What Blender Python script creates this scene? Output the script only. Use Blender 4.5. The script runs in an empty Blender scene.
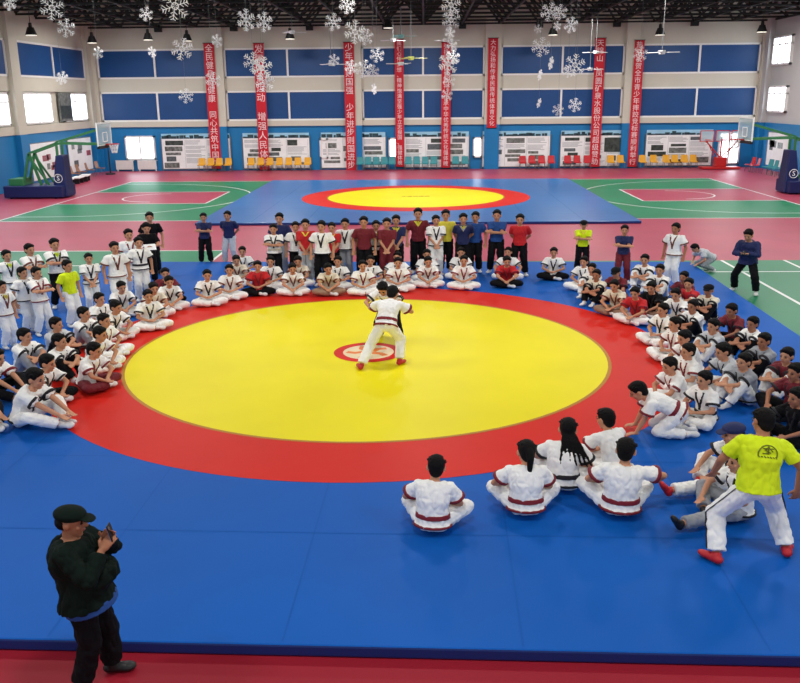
HALL_FILL, DAY, WS, EXPO = 330, 5.0, .72, 0.05
ADJ = [(0,0), (0,0), (0,0), (0,0), (-0.025,0.043), (0.028,-0.013), (0.141,0.063), (-0.057,-0.073), (-0.013,0.101), (-0.057,-0.073), (0.044,0.093), (0.068,0.006), (0,0), (0,0), (-0.027,-0.041), (-0.057,0.093), (0.032,-0.077), (-0.034,0.069), (-0.046,0.053), (0.157,-0.018), (0,0), (0,0), (0,0), (0,0), (0,0), (0,0), (-0.074,-0.085), (0.074,0.085), (0,0), (0,0), (0,0), (-0.029,-0.035), (0.029,0.035), (0,0), (0,0), (0,0), (0,0), (0,0), (-0.16,-0.027), (0.021,0.049), (0.08,-0.237), (-0.018,0.052), (-0.144,0.014), (0.242,0.198), (0,0), (0,0), (0,0), (-0.029,-0.057), (-0.006,0.045), (-0.09,-0.012), (-0.237,0.023), (-0.034,-0.144), (-0.015,0.053), (0.118,-0.123), (0.009,-0.015), (0,0), (0.154,0.084), (0.001,-0.03), (-0.001,0.03), (0,0), (0,0), (-0.025,-0.079), (0,0), (0,0), (0,0), (0,0), (-0.015,-0.017), (0.015,0.017), (-0.096,0.151), (-0.03,-0.179), (0,0), (0,0), (0.074,0.149), (0,0), (0,0), (0.017,0.008), (0.034,-0.13), (-0.118,-0.073), (0.015,0.125), (0.103,-0.052), (-0.125,0.024), (0,-0.055), (0.125,0.031), (-0.035,0.17), (0,0), (-0.005,0.315), (0.098,0.115), (-0.059,-0.173), (-0.136,0.559), (0.053,0.016), (0.027,-0.078), (0,0), (0,0), (0,0), (0,0), (-0.01,-0.088), (0,0), (0,0), (0,0), (0,0), (0,0), (-0.036,0.067), (0.015,-0.116), (-0.013,0.021), (0.013,-0.021), (0.032,0.159), (0,0), (-0.085,0.051), (-0.174,0.149), (0.284,-0.085), (-0.023,-0.289), (-0.036,0.006), (-0.268,-0.049), (0,0), (0,0), (0,0), (0,0), (0,0)]
import bpy, bmesh, math, random
from mathutils import Vector, Matrix, noise
from mathutils.bvhtree import BVHTree
random.seed(7)
SC = bpy.context.scene
COL = SC.collection
PI = math.pi
R = math.radians

# ------------------------------------------------------------------ camera
FPX, CX, CY = 866.0, 400.0, 341.5
YAW, PITCH, ROLL, CAM_H = 0.03027, 0.27598, -0.00919, 4.671
FWD = Vector((-math.sin(YAW)*math.cos(PITCH), math.cos(YAW)*math.cos(PITCH), -math.sin(PITCH)))
_r0 = Vector((math.cos(YAW), math.sin(YAW), 0)); _u0 = _r0.cross(FWD)
RIGHT = _r0*math.cos(ROLL) + _u0*math.sin(ROLL)
UP = -_r0*math.sin(ROLL) + _u0*math.cos(ROLL)
EYE = Vector((0, 0, CAM_H))
cd = bpy.data.cameras.new('camera'); cam = bpy.data.objects.new('camera', cd); COL.objects.link(cam)
cd.sensor_fit = 'HORIZONTAL'; cd.sensor_width = 36; cd.lens = FPX/800*36; cd.clip_end = 300
cam.matrix_world = Matrix(((RIGHT.x, UP.x, -FWD.x, EYE.x), (RIGHT.y, UP.y, -FWD.y, EYE.y), (RIGHT.z, UP.z, -FWD.z, EYE.z), (0, 0, 0, 1)))
SC.camera = cam
def ray(px, py):
    return RIGHT*((px-CX)/FPX) - UP*((py-CY)/FPX) + FWD
def at_z(px, py, z=0.0):
    d = ray(px, py); return EYE + d*((z-CAM_H)/d.z)
def at_y(px, py, y):
    d = ray(px, py); return EYE + d*(y/d.y)
def at_x(px, py, x):
    d = ray(px, py); return EYE + d*(x/d.x)

# ------------------------------------------------------------------ materials
def lin(c):
    return tuple(((v/255)/12.92 if v/255 <= .04045 else ((v/255+.055)/1.055)**2.4) for v in c)
_M = {}
def mat(name, rgb, rough=.6, bump=0.0, bscale=30.0, var=0.0, vscale=3.0, metal=0.0, spec=.4, emit=0.0, coat=0.0):
    if name in _M: return _M[name]
    m = bpy.data.materials.new(name); m.use_nodes = True
    nt = m.node_tree; b = nt.nodes['Principled BSDF']
    col = lin(rgb) + (1,)
    b.inputs['Base Color'].default_value = col
    b.inputs['Roughness'].default_value = rough
    b.inputs['Metallic'].default_value = metal
    b.inputs['Specular IOR Level'].default_value = spec
    if coat: b.inputs['Coat Weight'].default_value = coat; b.inputs['Coat Roughness'].default_value = .15
    if emit:
        b.inputs['Emission Color'].default_value = col; b.inputs['Emission Strength'].default_value = emit
    tc = nt.nodes.new('ShaderNodeTexCoord')
    if var:
        n = nt.nodes.new('ShaderNodeTexNoise'); n.inputs['Scale'].default_value = vscale; n.inputs['Detail'].default_value = 4
        nt.links.new(tc.outputs['Object'], n.inputs['Vector'])
        r = nt.nodes.new('ShaderNodeValToRGB')
        r.color_ramp.elements[0].position = .3; r.color_ramp.elements[1].position = .7
        r.color_ramp.elements[0].color = tuple(v*(1-var) for v in col[:3])+(1,)
        r.color_ramp.elements[1].color = tuple(min(1, v*(1+var)) for v in col[:3])+(1,)
        nt.links.new(n.outputs['Fac'], r.inputs['Fac']); nt.links.new(r.outputs['Color'], b.inputs['Base Color'])
    if bump:
        n = nt.nodes.new('ShaderNodeTexNoise'); n.inputs['Scale'].default_value = bscale; n.inputs['Detail'].default_value = 5
        nt.links.new(tc.outputs['Object'], n.inputs['Vector'])
        bp = nt.nodes.new('ShaderNodeBump'); bp.inputs['Strength'].default_value = bump; bp.inputs['Distance'].default_value = .02
        nt.links.new(n.outputs['Fac'], bp.inputs['Height']); nt.links.new(bp.outputs['Normal'], b.inputs['Normal'])
    _M[name] = m
    return m

M = dict(
 pink=mat('court paint rose', (170,62,86), .42, spec=.3, var=.07, vscale=.5, bump=.03, bscale=3),
 red_floor=mat('court paint crimson', (150,26,44), .6, spec=.2, var=.06, vscale=.6),
 green=mat('court paint green', (22,124,84), .42, spec=.3, var=.08, vscale=.5, bump=.03, bscale=3),
 line=mat('court line white', (225,228,225), .35),
 mat_blue=mat('vinyl blue', (6,88,178), .55, var=.06, vscale=.4, bump=.12, bscale=1.6, spec=.1),
 mat_blue_far=mat('vinyl blue with sheen', (32,104,172), .33, var=.05, vscale=.4, bump=.05, bscale=2),  # far mat's blue lightened: its reflected light is put into the colour
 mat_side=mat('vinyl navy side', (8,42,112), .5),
 mat_red=mat('vinyl red', (206,34,24), .5, var=.06, vscale=.5, bump=.12, bscale=1.6, spec=.1),
 mat_yellow=mat('vinyl yellow', (232,218,6), .5, var=.05, vscale=.5, bump=.16, bscale=1.5, spec=.12),
 seam=mat('seam', (70,30,40), .6),
 wall=mat('wall cream paint', (204,200,186), .7, var=.03, vscale=.8),
 wall_grey=mat('wall pale grey paint', (186,186,186), .7, var=.03, vscale=.8),
 wall_blue=mat('wall blue paint', (18,118,178), .5, var=.05, vscale=.7),
 blind=mat('blue roller blind', (12,68,128), .45, var=.06, vscale=.8, bump=.08, bscale=5),
 frame=mat('white window frame', (232,232,230), .5),
 ceil=mat('ceiling sheet', (176,180,174), .8, var=.06, vscale=1.0),
 steel=mat('dark truss steel', (34,36,36), .6, metal=.2),
 daylight=mat('daylit pane', (236,246,255), .4, emit=DAY),
 banner=mat('banner red cloth', (196,22,42), .65, bump=.05, bscale=8),
 letters=mat('banner lettering', (246,208,212), .6),
 white=mat('white paint', (238,238,236), .5),
 paper=mat('white paper', (250,251,252), .6),
 board=mat('display board print', (240,243,243), .5, var=.05, vscale=2.5),
 ink=mat('grey print', (92,100,104), .6, var=.4, vscale=6),
 inkline=mat('pale grey print', (160,166,170), .6),
 photo_dark=mat('dark photograph print', (58,66,62), .4, var=.6, vscale=5),
 photo_mid=mat('photograph print', (112,116,112), .4, var=.6, vscale=6),
 photo_red=mat('reddish print', (150,60,70), .4, var=.3, vscale=6),
 treeline=mat('dark skyline print', (40,66,74), .5, var=.6, vscale=4),
 skyprint=mat('pale sky print', (150,200,224), .5, var=.15, vscale=1),
 navy=mat('navy padding', (22,34,88), .45, bump=.05, bscale=6),
 hoop_green=mat('green metal', (52,120,72), .4),
 hoop_red=mat('red metal', (190,40,40), .4),
 glass=mat('acrylic board', (190,215,225), .1),
 dark=mat('black plastic', (22,22,24), .5),
 yellow_chair=mat('yellow plastic', (226,166,40), .4),
 teal_chair=mat('teal plastic', (60,142,150), .4),
 red_chair=mat('red plastic', (192,36,46), .4),
 brown_chair=mat('tan plastic', (150,100,62), .5),
 chrome=mat('grey metal', (120,122,124), .35, metal=.6),
 radiator=mat('radiator enamel', (240,240,236), .4),
 fan_white=mat('fan white', (222,224,226), .4),
 fan_teal=mat('fan teal', (120,186,186), .4),
 fan_lime=mat('fan lime', (196,204,110), .4),
 skin=mat('skin', (196,140,108), .55),
 skin_b=mat('skin tanned', (170,112,82), .55),
 eye=mat('eyes', (28,20,18), .4),
 lip=mat('lips', (150,82,74), .5),
 hair=mat('black hair', (12,10,11), .7, bump=.5, bscale=60, spec=.15),
 gi=mat('white cotton', (244,244,242), .8, bump=.25, bscale=14),
 gi_cream=mat('cream cotton', (226,216,196), .8, bump=.25, bscale=14),
 gi_grey=mat('pale grey cotton', (196,200,206), .8, bump=.25, bscale=14),
 trim_red=mat('dark red edging', (124,26,40), .7),
 trim_black=mat('black edging', (30,28,34), .7),
 trim_brown=mat('brown edging', (112,56,40), .7),
 black=mat('black cloth', (15,15,19), .85, spec=.15, bump=.2, bscale=14),
 navy_cloth=mat('navy cloth', (26,36,84), .75, bump=.2, bscale=14),
 royal=mat('royal blue cloth', (26,72,142), .75, bump=.2, bscale=14),
 red_cloth=mat('red cloth', (194,28,36), .75, bump=.2, bscale=14),
 maroon=mat('maroon cloth', (112,24,38), .75, bump=.2, bscale=14),
 lime=mat('neon yellow cloth', (218,242,14), .75, bump=.2, bscale=14),
 yellow_cloth=mat('yellow cloth', (226,214,70), .75, bump=.2, bscale=14),
 grey_cloth=mat('grey cloth', (150,154,162), .75, bump=.2, bscale=14),
 tan=mat('tan cloth', (150,120,100), .75, bump=.2, bscale=14),
 dgreen=mat('dark green jacket', (9,24,19), .85, spec=.15, bump=.25, bscale=10),
 shoe_white=mat('white shoe', (226,226,226), .5),
 shoe_black=mat('black shoe', (26,26,28), .5),
 shoe_red=mat('red shoe', (190,30,40), .5),
)
# acrylic backboard: partly clear
_g = M['glass'].node_tree.nodes['Principled BSDF']; _g.inputs['Alpha'].default_value = .45

# ------------------------------------------------------------------ mesh helpers
def link(name, me, parent=None):
    o = bpy.data.objects.new(name, me); COL.objects.link(o)
    if parent is not None: o.parent = parent
    return o
def empty(name, loc, rz=0.0):
    o = bpy.data.objects.new(name, None); COL.objects.link(o)
    o.location = loc; o.rotation_euler = (0, 0, rz); o.empty_display_size = .2
    return o
def tag(o, label, cat, group=None):
    o['label'] = label; o['category'] = cat
    if group: o['group'] = group
    return o
class MB:
    """collects geometry and builds ONE mesh"""
    def __init__(s): s.v = []; s.f = []; s.mi = []; s.m = 0
    def box(s, x0, x1, y0, y1, z0, z1):
        n = len(s.v)
        s.v += [(x0,y0,z0),(x1,y0,z0),(x1,y1,z0),(x0,y1,z0),(x0,y0,z1),(x1,y0,z1),(x1,y1,z1),(x0,y1,z1)]
        s.f += [tuple(n+i for i in q) for q in ((0,3,2,1),(4,5,6,7),(0,1,5,4),(1,2,6,5),(2,3,7,6),(3,0,4,7))]
        s.mi += [s.m]*6; return s
    def bar(s, a, b, w, h=None, n=4):
        a = Vector(a); b = Vector(b); d = (b-a).normalized(); h = h or w
        u = d.cross(Vector((0,0,1)) if abs(d.z) < .95 else Vector((1,0,0))).normalized(); v = d.cross(u)
        k = len(s.v)
        for p in (a, b):
            for i in range(n):
                t = 2*PI*(i+.5)/n; r = 1/math.cos(PI/n) if n == 4 else 1
                s.v.append(tuple(p + u*math.cos(t)*w*.5*r + v*math.sin(t)*h*.5*r))
        for i in range(n):
            j = (i+1) % n; s.f.append((k+i, k+j, k+n+j, k+n+i)); s.mi.append(s.m)
        s.f.append(tuple(k+n-1-i for i in range(n))); s.f.append(tuple(k+n+i for i in range(n))); s.mi += [s.m]*2
        return s
    def poly(s, pts):
        n = len(s.v); s.v += [tuple(p) for p in pts]; s.f.append(tuple(range(n, n+len(pts)))); s.mi.append(s.m); return s
    def rect(s, x0, x1, y0, y1, z):
        return s.poly([(x0,y0,z),(x1,y0,z),(x1,y1,z),(x0,y1,z)])
    def ribbon(s, pts, w, z):
        P = [Vector((p[0], p[1], 0)) for p in pts]; L = []; Rr = []
        for i, p in enumerate(P):
            d = (P[min(i+1, len(P)-1)] - P[max(i-1, 0)]).normalized(); nn = Vector((-d.y, d.x, 0))*w*.5
            L.append(p+nn); Rr.append(p-nn)
        for i in range(len(P)-1):
            s.poly([(Rr[i].x,Rr[i].y,z),(Rr[i+1].x,Rr[i+1].y,z),(L[i+1].x,L[i+1].y,z),(L[i].x,L[i].y,z)])
        return s
    def ring(s, c, r, t, axis='z', n=28, k=8):
        b = len(s.v); c = Vector(c)
        for i in range(n):
            a = 2*PI*i/n
            for j in range(k):
                q = 2*PI*j/k; rr = r + t*math.cos(q); h = t*math.sin(q)
                p = (rr*math.cos(a), rr*math.sin(a), h)
                if axis == 'y': p = (p[0], p[2], p[1])
                if axis == 'x': p = (p[2], p[0], p[1])
                s.v.append(tuple(c+Vector(p)))
        for i in range(n):
            for j in range(k):
                i2 = (i+1) % n; j2 = (j+1) % k
                s.f.append((b+i*k+j, b+i2*k+j, b+i2*k+j2, b+i*k+j2)); s.mi.append(s.m)
        return s
    def cyl(s, c, r0, r1, h, n=20):
        k = len(s.v)
        for z, r in ((0, r0), (h, r1)):
            for i in range(n):
                s.v.append((c[0]+r*math.cos(2*PI*i/n), c[1]+r*math.sin(2*PI*i/n), c[2]+z))
        for i in range(n):
            j = (i+1) % n; s.f.append((k+i, k+j, k+n+j, k+n+i)); s.mi.append(s.m)
        s.f.append(tuple(k+n-1-i for i in range(n))); s.f.append(tuple(k+n+i for i in range(n))); s.mi += [s.m]*2
        return s
    def mesh(s, name, mats):
        me = bpy.data.meshes.new(name); me.from_pydata(s.v, [], s.f)
        for m in (mats if isinstance(mats, (list, tuple)) else [mats]): me.materials.append(m)
        me.polygons.foreach_set('material_index', s.mi); me.update(); return me
    def build(s, name, mats, parent=None, bevel=0.0):
        o = link(name, s.mesh(name, mats), parent)
        if bevel:
            b = o.modifiers.new('bevel', 'BEVEL'); b.width = bevel; b.segments = 2; b.limit_method = 'ANGLE'
        return o
def struct(name, mb, mats, bevel=0.0):
    o = mb.build(name, mats, None, bevel); o['kind'] = 'structure'; return o
def copy_tree(o, parent=None):
    c = o.copy(); COL.objects.link(c)
    if parent is not None: c.parent = parent
    for ch in list(o.children): copy_tree(ch, c)
    return c
def text_mesh(name, body, size, material, parent, loc, rot, space=1.0, depth=.004):
    cu = bpy.data.curves.new(name, 'FONT'); cu.body = body; cu.size = size; cu.align_x = 'CENTER'; cu.align_y = 'CENTER'
    cu.space_line = space; cu.extrude = depth; cu.resolution_u = 2; cu.offset = size*.004
    t = bpy.data.objects.new(name, cu); COL.objects.link(t)
    dg = bpy.context.evaluated_depsgraph_get()
    me = bpy.data.meshes.new_from_object(t.evaluated_get(dg)); bpy.data.objects.remove(t)
    me.materials.clear(); me.materials.append(material)
    o = link(name, me, parent); o.location = loc; o.rotation_euler = rot
    return o

# ------------------------------------------------------------------ room
XL, XR, YW, ZT = -21.9, 21.75, 58.56, 10.6
TRUSS_LO, TRUSS_HI = 9.05, 10.35
fl = MB()
fl.m = 0; fl.box(-22.2, 22.0, -4, 58.7, -.12, 0)
fl.m = 1
fl.rect(-21.9, 21.7, -4, 6.6, .002)
fl.m = 2                                                    # painted greens
fl.rect(-17.1, 16.2, 34.05, 50.6, .002)
fl.rect(-21.9, -6.35, 9.0, 27.1, .002)
fl.rect(-3.5, 21.7, 9.0, 25.1, .002)
fl.m = 0
fl.rect(-17.1, -10.1, 39.8, 44.9, .003); fl.rect(9.9, 16.2, 39.8, 44.9, .003)
fl.m = 3
w = .09
for (x0, y0, x1, y1) in ((-17.1,34.05,16.2,34.05), (-17.1,50.6,16.2,50.6), (-17.1,34.05,-17.1,50.6), (16.2,34.05,16.2,50.6),
        (-17.1,39.8,-10.1,39.8), (-17.1,44.9,-10.1,44.9), (-10.1,39.8,-10.1,44.9),
        (16.2,39.8,9.9,39.8), (16.2,44.9,9.9,44.9), (9.9,39.8,9.9,44.9),
        (-21.9,27.1,-6.35,27.1), (-6.35,27.1,-6.35,20), (-21.9,24.6,-6.35,24.6), (7.0,25.1,7.0,10), (8.6,25.1,8.6,10), (10.4,25.1,10.4,10), (7.0,23.4,21.7,23.4)):
    fl.ribbon([(x0,y0),(x1,y1)], w, .004)
for sx, xb in ((1, -17.1), (-1, 16.2)):                      # three-point and free-throw arcs
    c = xb + sx*1.6
    fl.ribbon([(xb, 42.3-6.9), (c, 42.3-6.9)] + [(c+sx*6.9*math.sin(t*PI/24), 42.3-6.9*math.cos(t*PI/24)) for t in range(1, 24)] + [(c, 42.3+6.9), (xb, 42.3+6.9)], w, .0045)
    c = xb + sx*4.2
    fl.ribbon([(c - sx*1.8*math.sin(t*PI/20), 42.3-1.8*math.cos(t*PI/20)) for t in range(21)], w, .0045)
struct('floor', fl, [M['pink'], M['red_floor'], M['green'], M['line']])

# back wall with protruding pillars, spandrels and a blue dado
wb = MB()
wb.m = 0; wb.box(-22.2, 22.0, YW, YW+.3, 0, ZT)
PIL = [(-21.9, -21.3), (-13.75, -13.0), (-4.75, -4.1), (3.85, 4.85), (12.75, 13.65), (21.3, 21.75)]
for i, (a, b) in enumerate(PIL): wb.box(a, b, YW-.4, YW, 2.86, ZT)
for z0, z1 in ((7.74, 9.3), (5.1, 5.9)): wb.box(XL, XR, YW-.12, YW, z0, z1)
wb.box(XL, XR, YW-.25, YW, 2.86, 3.2)
wb.m = 1
wb.box(XL, XR, YW-.1, YW, 0, 2.86)
for a, b in PIL: wb.box(a+.02, b-.02, YW-.42, YW, 0, 2.86)
struct('wall_back', wb, [M['wall'], M['wall_blue']])
win_n = [0]
def window(axis, a0, a1, z0, z1, pos, pane, mull=1, sgn=-1, transom=False):
    """framed window lying in a wall; axis 'x' = along the back wall, 'y' = along a side wall"""
    win_n[0] += 1
    def bx(mb, u0, u1, d0, d1, q0, q1):
        d0, d1 = sorted((pos+sgn*d0, pos+sgn*d1))
        if axis == 'x': mb.box(u0, u1, d0, d1, q0, q1)
        else: mb.box(d0, d1, u0, u1, q0, q1)
    f = MB(); t = .11
    bx(f, a0, a1, 0, .16, z0, z0+t); bx(f, a0, a1, 0, .16, z1-t, z1)
    bx(f, a0, a0+t, 0, .16, z0, z1); bx(f, a1-t, a1, 0, .16, z0, z1)
    for k in range(1, mull+1):
        c = a0+(a1-a0)*k/(mull+1); bx(f, c-.06, c+.06, 0, .15, z0, z1)
    if transom: bx(f, a0, a1, 0, .13, z0+(z1-z0)*.68, z0+(z1-z0)*.68+.08)
    o = struct('window_%d' % win_n[0], f, M['frame'])
    for k in range(mull+1):
        p = MB(); c0 = a0+(a1-a0)*k/(mull+1)+.05; c1 = a0+(a1-a0)*(k+1)/(mull+1)-.05
        bx(p, c0, c1, .02, .09, z0+.05, z1-.05); p.build('pane' if pane is M['daylight'] else 'blind', pane, o)
    return o
for i in range(5):
    a, b = PIL[i][1]+.02, PIL[i+1][0]-.02
    window('x', a, b, 5.9, 7.74, YW, M['blind']); window('x', a, b, 3.2, 5.1, YW, M['blind'])
# daylit glazed doors and windows in the dado of the back wall
for x0, x1, z0, z1 in ((-19.9, -17.9, 0.75, 2.3), (-6.95, -6.4, .75, 2.05), (-2.4, -1.8, .75, 2.05), (3.15, 3.75, .75, 2.05), (19.1, 20.5, .2, 2.25)):
    window('x', x0, x1, z0, z1, YW-.1, M['daylight'], mull=0 if x1-x0 < 1 else 1)
# side walls
wl = MB(); wl.m = 0; wl.box(XL-.3, XL, -4, YW+.3, 0, ZT)
PY = [10, 18.5, 27, 35.5, 47.3, 58.1]
for y in PY: wl.box(XL, XL+.35, y-.55, y+.45, 2.86, ZT)
wl.box(XL, XL+.12, -4, YW, 7.74, 9.3); wl.box(XL, XL+.12, -4, YW, 5.1, 5.85); wl.box(XL, XL+.14, -4, YW, 2.86, 3.3)
wl.m = 1; wl.box(XL, XL+.08, -4, YW, 0, 2.86)
for y in PY: wl.box(XL, XL+.37, y-.53, y+.43, 0, 2.86)
struct('wall_left', wl, [M['wall'], M['wall_blue']])
wr = MB(); wr.m = 0; wr.box(XR, XR+.3, -4, YW+.3, 0, ZT)
for y in PY: wr.box(XR-.35, XR, y-.55, y+.45, 2.86, ZT)
wr.m = 1; wr.box(XR-.08, XR, -4, YW, 0, 2.86)
for y in PY: wr.box(XR-.37, XR, y-.53, y+.43, 0, 2.86)
struct('wall_right', wr, [M['wall_grey'], M['wall_blue']])
for i in range(5):
    a, b = PY[i]+.5, PY[i+1]-.6
    window('y', a, b, 5.85, 7.74, XL, M['blind'], sgn=1)
    ww = (b-a)*.38
    window('y', a+.3, a+.3+ww, 3.35, 5.05, XL, M['daylight'], mull=1, sgn=1, transom=True)
    window('y', b-.3-ww, b-.3, 3.35, 5.05, XL, M['daylight'], mull=1, sgn=1, transom=True)
    ax, bx_ = PY[i+1]-3.6, PY[i+1]-.75
    window('y', ax, bx_, 6.3, 8.0, XR, M['daylight'], mull=2, transom=True)
    window('y', ax, bx_, 3.5, 5.1, XR, M['daylight'], mull=2, transom=True)
ce = MB(); ce.box(-22.2, 22.05, -4, 58.86, ZT, ZT+.2)
struct('ceiling', ce, M['ceil'])
# roof space frame: bottom chords, top chords and webs
sf = empty('roof_space_frame', (0, YW, TRUSS_LO)); tag(sf, 'black steel space frame of crossing bars under the grey ceiling', 'roof truss')
def rel(mb): mb.v = [(x, y-YW, z-TRUSS_LO) for x, y, z in mb.v]; return mb
st = 2.425; nx = 18; ny = 17; x0 = XL+.02; y1 = YW-.35
lo, hi, web, shoe = MB(), MB(), MB(), MB()
for i in range(nx+1): lo.bar((x0+i*st*.9985, y1-ny*st, TRUSS_LO), (x0+i*st*.9985, y1, TRUSS_LO), .11)
for j in range(ny+1): lo.bar((x0, y1-j*st, TRUSS_LO), (XR-.05, y1-j*st, TRUSS_LO), .11)
for i in range(nx): hi.bar((x0+(i+.5)*st, y1-ny*st, TRUSS_HI), (x0+(i+.5)*st, y1-.5*st, TRUSS_HI), .11)
for j in range(ny): hi.bar((x0+.5*st, y1-(j+.5)*st, TRUSS_HI), (x0+(nx-.5)*st, y1-(j+.5)*st, TRUSS_HI), .11)
for i in range(nx):
    for j in range(ny):
        t = (x0+(i+.5)*st, y1-(j+.5)*st, TRUSS_HI)
        for di in (0, 1):
            for dj in (0, 1): web.bar((x0+(i+di)*st*.9985, y1-(j+dj)*st, TRUSS_LO), t, .095)
rel(lo).build('bottom_chord_grid', M['steel'], sf); rel(hi).build('top_chord_grid', M['steel'], sf); rel(web).build('web_bars', M['steel'], sf)
for i in range(0, nx, 2):
    b = MB(); xx = x0+i*st; b.box(xx-.22, xx+.22, -.55, -.2, -.3, .0)
    b.build('bearing_shoe', M['steel'], sf)

# ------------------------------------------------------------------ wrestling mats
def disc(c, r0, r1, z, n=96, ph=0.0):
    mb = MB()
    if r0 == 0: mb.poly([(c[0]+r1*math.cos(2*PI*i/n), c[1]+r1*math.sin(2*PI*i/n), z) for i in range(n)])
    else:
        for i in range(n):
            a, b = 2*PI*i/n, 2*PI*(i+1)/n
            mb.poly([(c[0]+r*math.cos(t), c[1]+r*math.sin(t), z) for r, t in ((r0,a),(r1,a),(r1,b),(r0,b))])
    return mb
def wrestling_mat(x0, x1, y0, y1, h, c, ry, rr, blue, label, step, seamc):
    root = empty('wrestling_mat', ((x0+x1)/2, (y0+y1)/2, 0)); tag(root, label, 'wrestling mat')
    ox, oy = (x0+x1)/2, (y0+y1)/2
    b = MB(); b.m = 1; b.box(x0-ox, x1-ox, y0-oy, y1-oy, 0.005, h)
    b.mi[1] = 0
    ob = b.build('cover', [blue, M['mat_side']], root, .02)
    cc = (c[0]-ox, c[1]-oy)
    disc(cc, ry, rr, h+.003).build('red_ring', M['mat_red'], root)
    disc(cc, 0, ry, h+.004).build('yellow_disc', M['mat_yellow'], root)
    sl = MB(); n = round((x1-x0)/(step*1.4)); m = round((y1-y0)/(step*1.4))
    for i in range(1, n): sl.ribbon([(x0-ox+(x1-x0)*i/n, y0-oy+.05), (x0-ox+(x1-x0)*i/n, y1-oy-.05)], .02, h+.0018)
    for i in range(1, m): sl.ribbon([(x0-ox+.05, y0-oy+(y1-y0)*i/m), (x1-ox-.05, y0-oy+(y1-y0)*i/m)], .02, h+.0019)
    sl.build('seam_lines', seamc, root)
    s = MB()
    disc_e = disc(cc, ry-.03, ry+.03, h+.0055); s.v += disc_e.v; s.f += disc_e.f; s.mi += disc_e.mi
    s.build('ring_border_seam', mat('ring seam', (176,120,20), .6), root)
    return root, ox, oy, cc
MZ = .12
near, nox, noy, ncc = wrestling_mat(-9.4, 7.27, 6.45, 24.45, MZ, (-1.047, 15.33), 4.345, 5.62, M['mat_blue'], 'large blue mat in the foreground with red ring and yellow centre', 1.5, mat('seam dark blue', (6,84,171), .6, spec=.1))
near.rotation_euler.z = -.02
e1 = disc(ncc, .47, .64, MZ+.0075, 48).build('emblem', M['mat_red'], near)
e2 = disc(ncc, 0, .47, MZ+.0072, 48).build('emblem_field', mat('emblem pale', (226,206,170), .5), near)
eb = MB()
for k in range(5):
    a = k*2*PI/5+.4
    eb.ribbon([(ncc[0]+.08*math.cos(a), ncc[1]+.08*math.sin(a)), (ncc[0]+.25*math.cos(a+.5), ncc[1]+.25*math.sin(a+.5)), (ncc[0]+.4*math.cos(a+.25), ncc[1]+.4*math.sin(a+.25))], .13, MZ+.0085)
eb.build('emblem_figure', mat('emblem orange', (226,120,40), .5), near)
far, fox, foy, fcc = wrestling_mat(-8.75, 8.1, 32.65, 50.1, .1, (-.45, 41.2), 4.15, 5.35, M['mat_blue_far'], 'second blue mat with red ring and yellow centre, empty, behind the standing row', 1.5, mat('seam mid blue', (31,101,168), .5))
text_mesh('mat_lettering', '中国式摔跤', .27, mat('mat letter brown', (150,90,20), .6), far, (fcc[0], fcc[1]+.1, .108), (0, 0, 0), depth=.001)

# ------------------------------------------------------------------ banners
def banner(xt, yt, yb, wd, text, label, breaks=None):
    p = at_y((xt), (yt+yb)/2, YW-.48); zt = at_y(xt, yt, YW-.48).z; zb = at_y(xt, yb, YW-.48).z
    root = empty('hanging_banner', (p.x, YW-.48, zb)); tag(root, label, 'banner', 'red hanging banners on the back wall')
    H = zt-zb
    c = MB(); n = 16
    for i in range(n):
        z0, z1 = H*i/n, H*(i+1)/n
        d0, d1 = .015*math.sin(i*1.3), .015*math.sin((i+1)*1.3)
        c.poly([(-wd/2, d0, z0), (wd/2, d0, z0), (wd/2, d1, z1), (-wd/2, d1, z1)])
        c.poly([(-wd/2, d0+.012, z0), (-wd/2, d1+.012, z1), (wd/2, d1+.012, z1), (wd/2, d0+.012, z0)])
    c.build('cloth', M['banner'], root)
    r = MB(); r.bar((-wd/2-.04, .01, H), (wd/2+.04, .01, H), .05, n=8); r.build('top_rod', M['steel'], root)
    r = MB(); r.bar((-wd/2-.02, .01, 0), (wd/2+.02, .01, 0), .05, n=8); r.build('bottom_rod', M['steel'], root)
    n = len(text); sz = min(wd*.86, (H-.2)/n*.98); pit = (H-.2)/n
    for i, ch in enumerate(text):
        if ch == ' ': continue
        text_mesh('character', ch, sz, M['letters'], root, (0, -.03, H-.1-pit*(i+.5)), (PI/2, 0, 0), depth=.003)
banner(212.5, 43, 169, .68, '全民健身促健康 同心共筑中国梦', 'leftmost red banner, on the pillar above the yellow seats')
banner(261.5, 43, 170, .66, '发展体育运动 增强人民体质', 'second red banner from the left, with a string of snowflakes before its top')
banner(350, 42, 171, .66, '少年强则国强 少年进步则国进步', 'third red banner from the left, on the pillar beside a white door')
banner(399.5, 39, 167, .56, '我们心怀梦想、精神饱满坚强少年立志报国、强健体魄', 'fourth red banner from the left, behind the ceiling fans, small lettering')
banner(446, 42, 168, .60, '弘扬民族体育精神 传承中华优秀传统文化强体魄', 'fifth red banner from the left, half hidden by a column of snowflakes')
banner(492.5, 38, 128, .62, '大力弘扬和传承民族传统体育文化', 'short red banner ending above a display board')
banner(597.5, 38, 167, .66, '天锦山、凤圆矿泉水股份公司超级赞助', 'second red banner from the right, beside the large dark photograph')
banner(636, 40, 167, .62, '热烈祝贺全市青少年摔跤竞标赛顺利举行', 'rightmost red banner, on the last pillar before the right bay')

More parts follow.
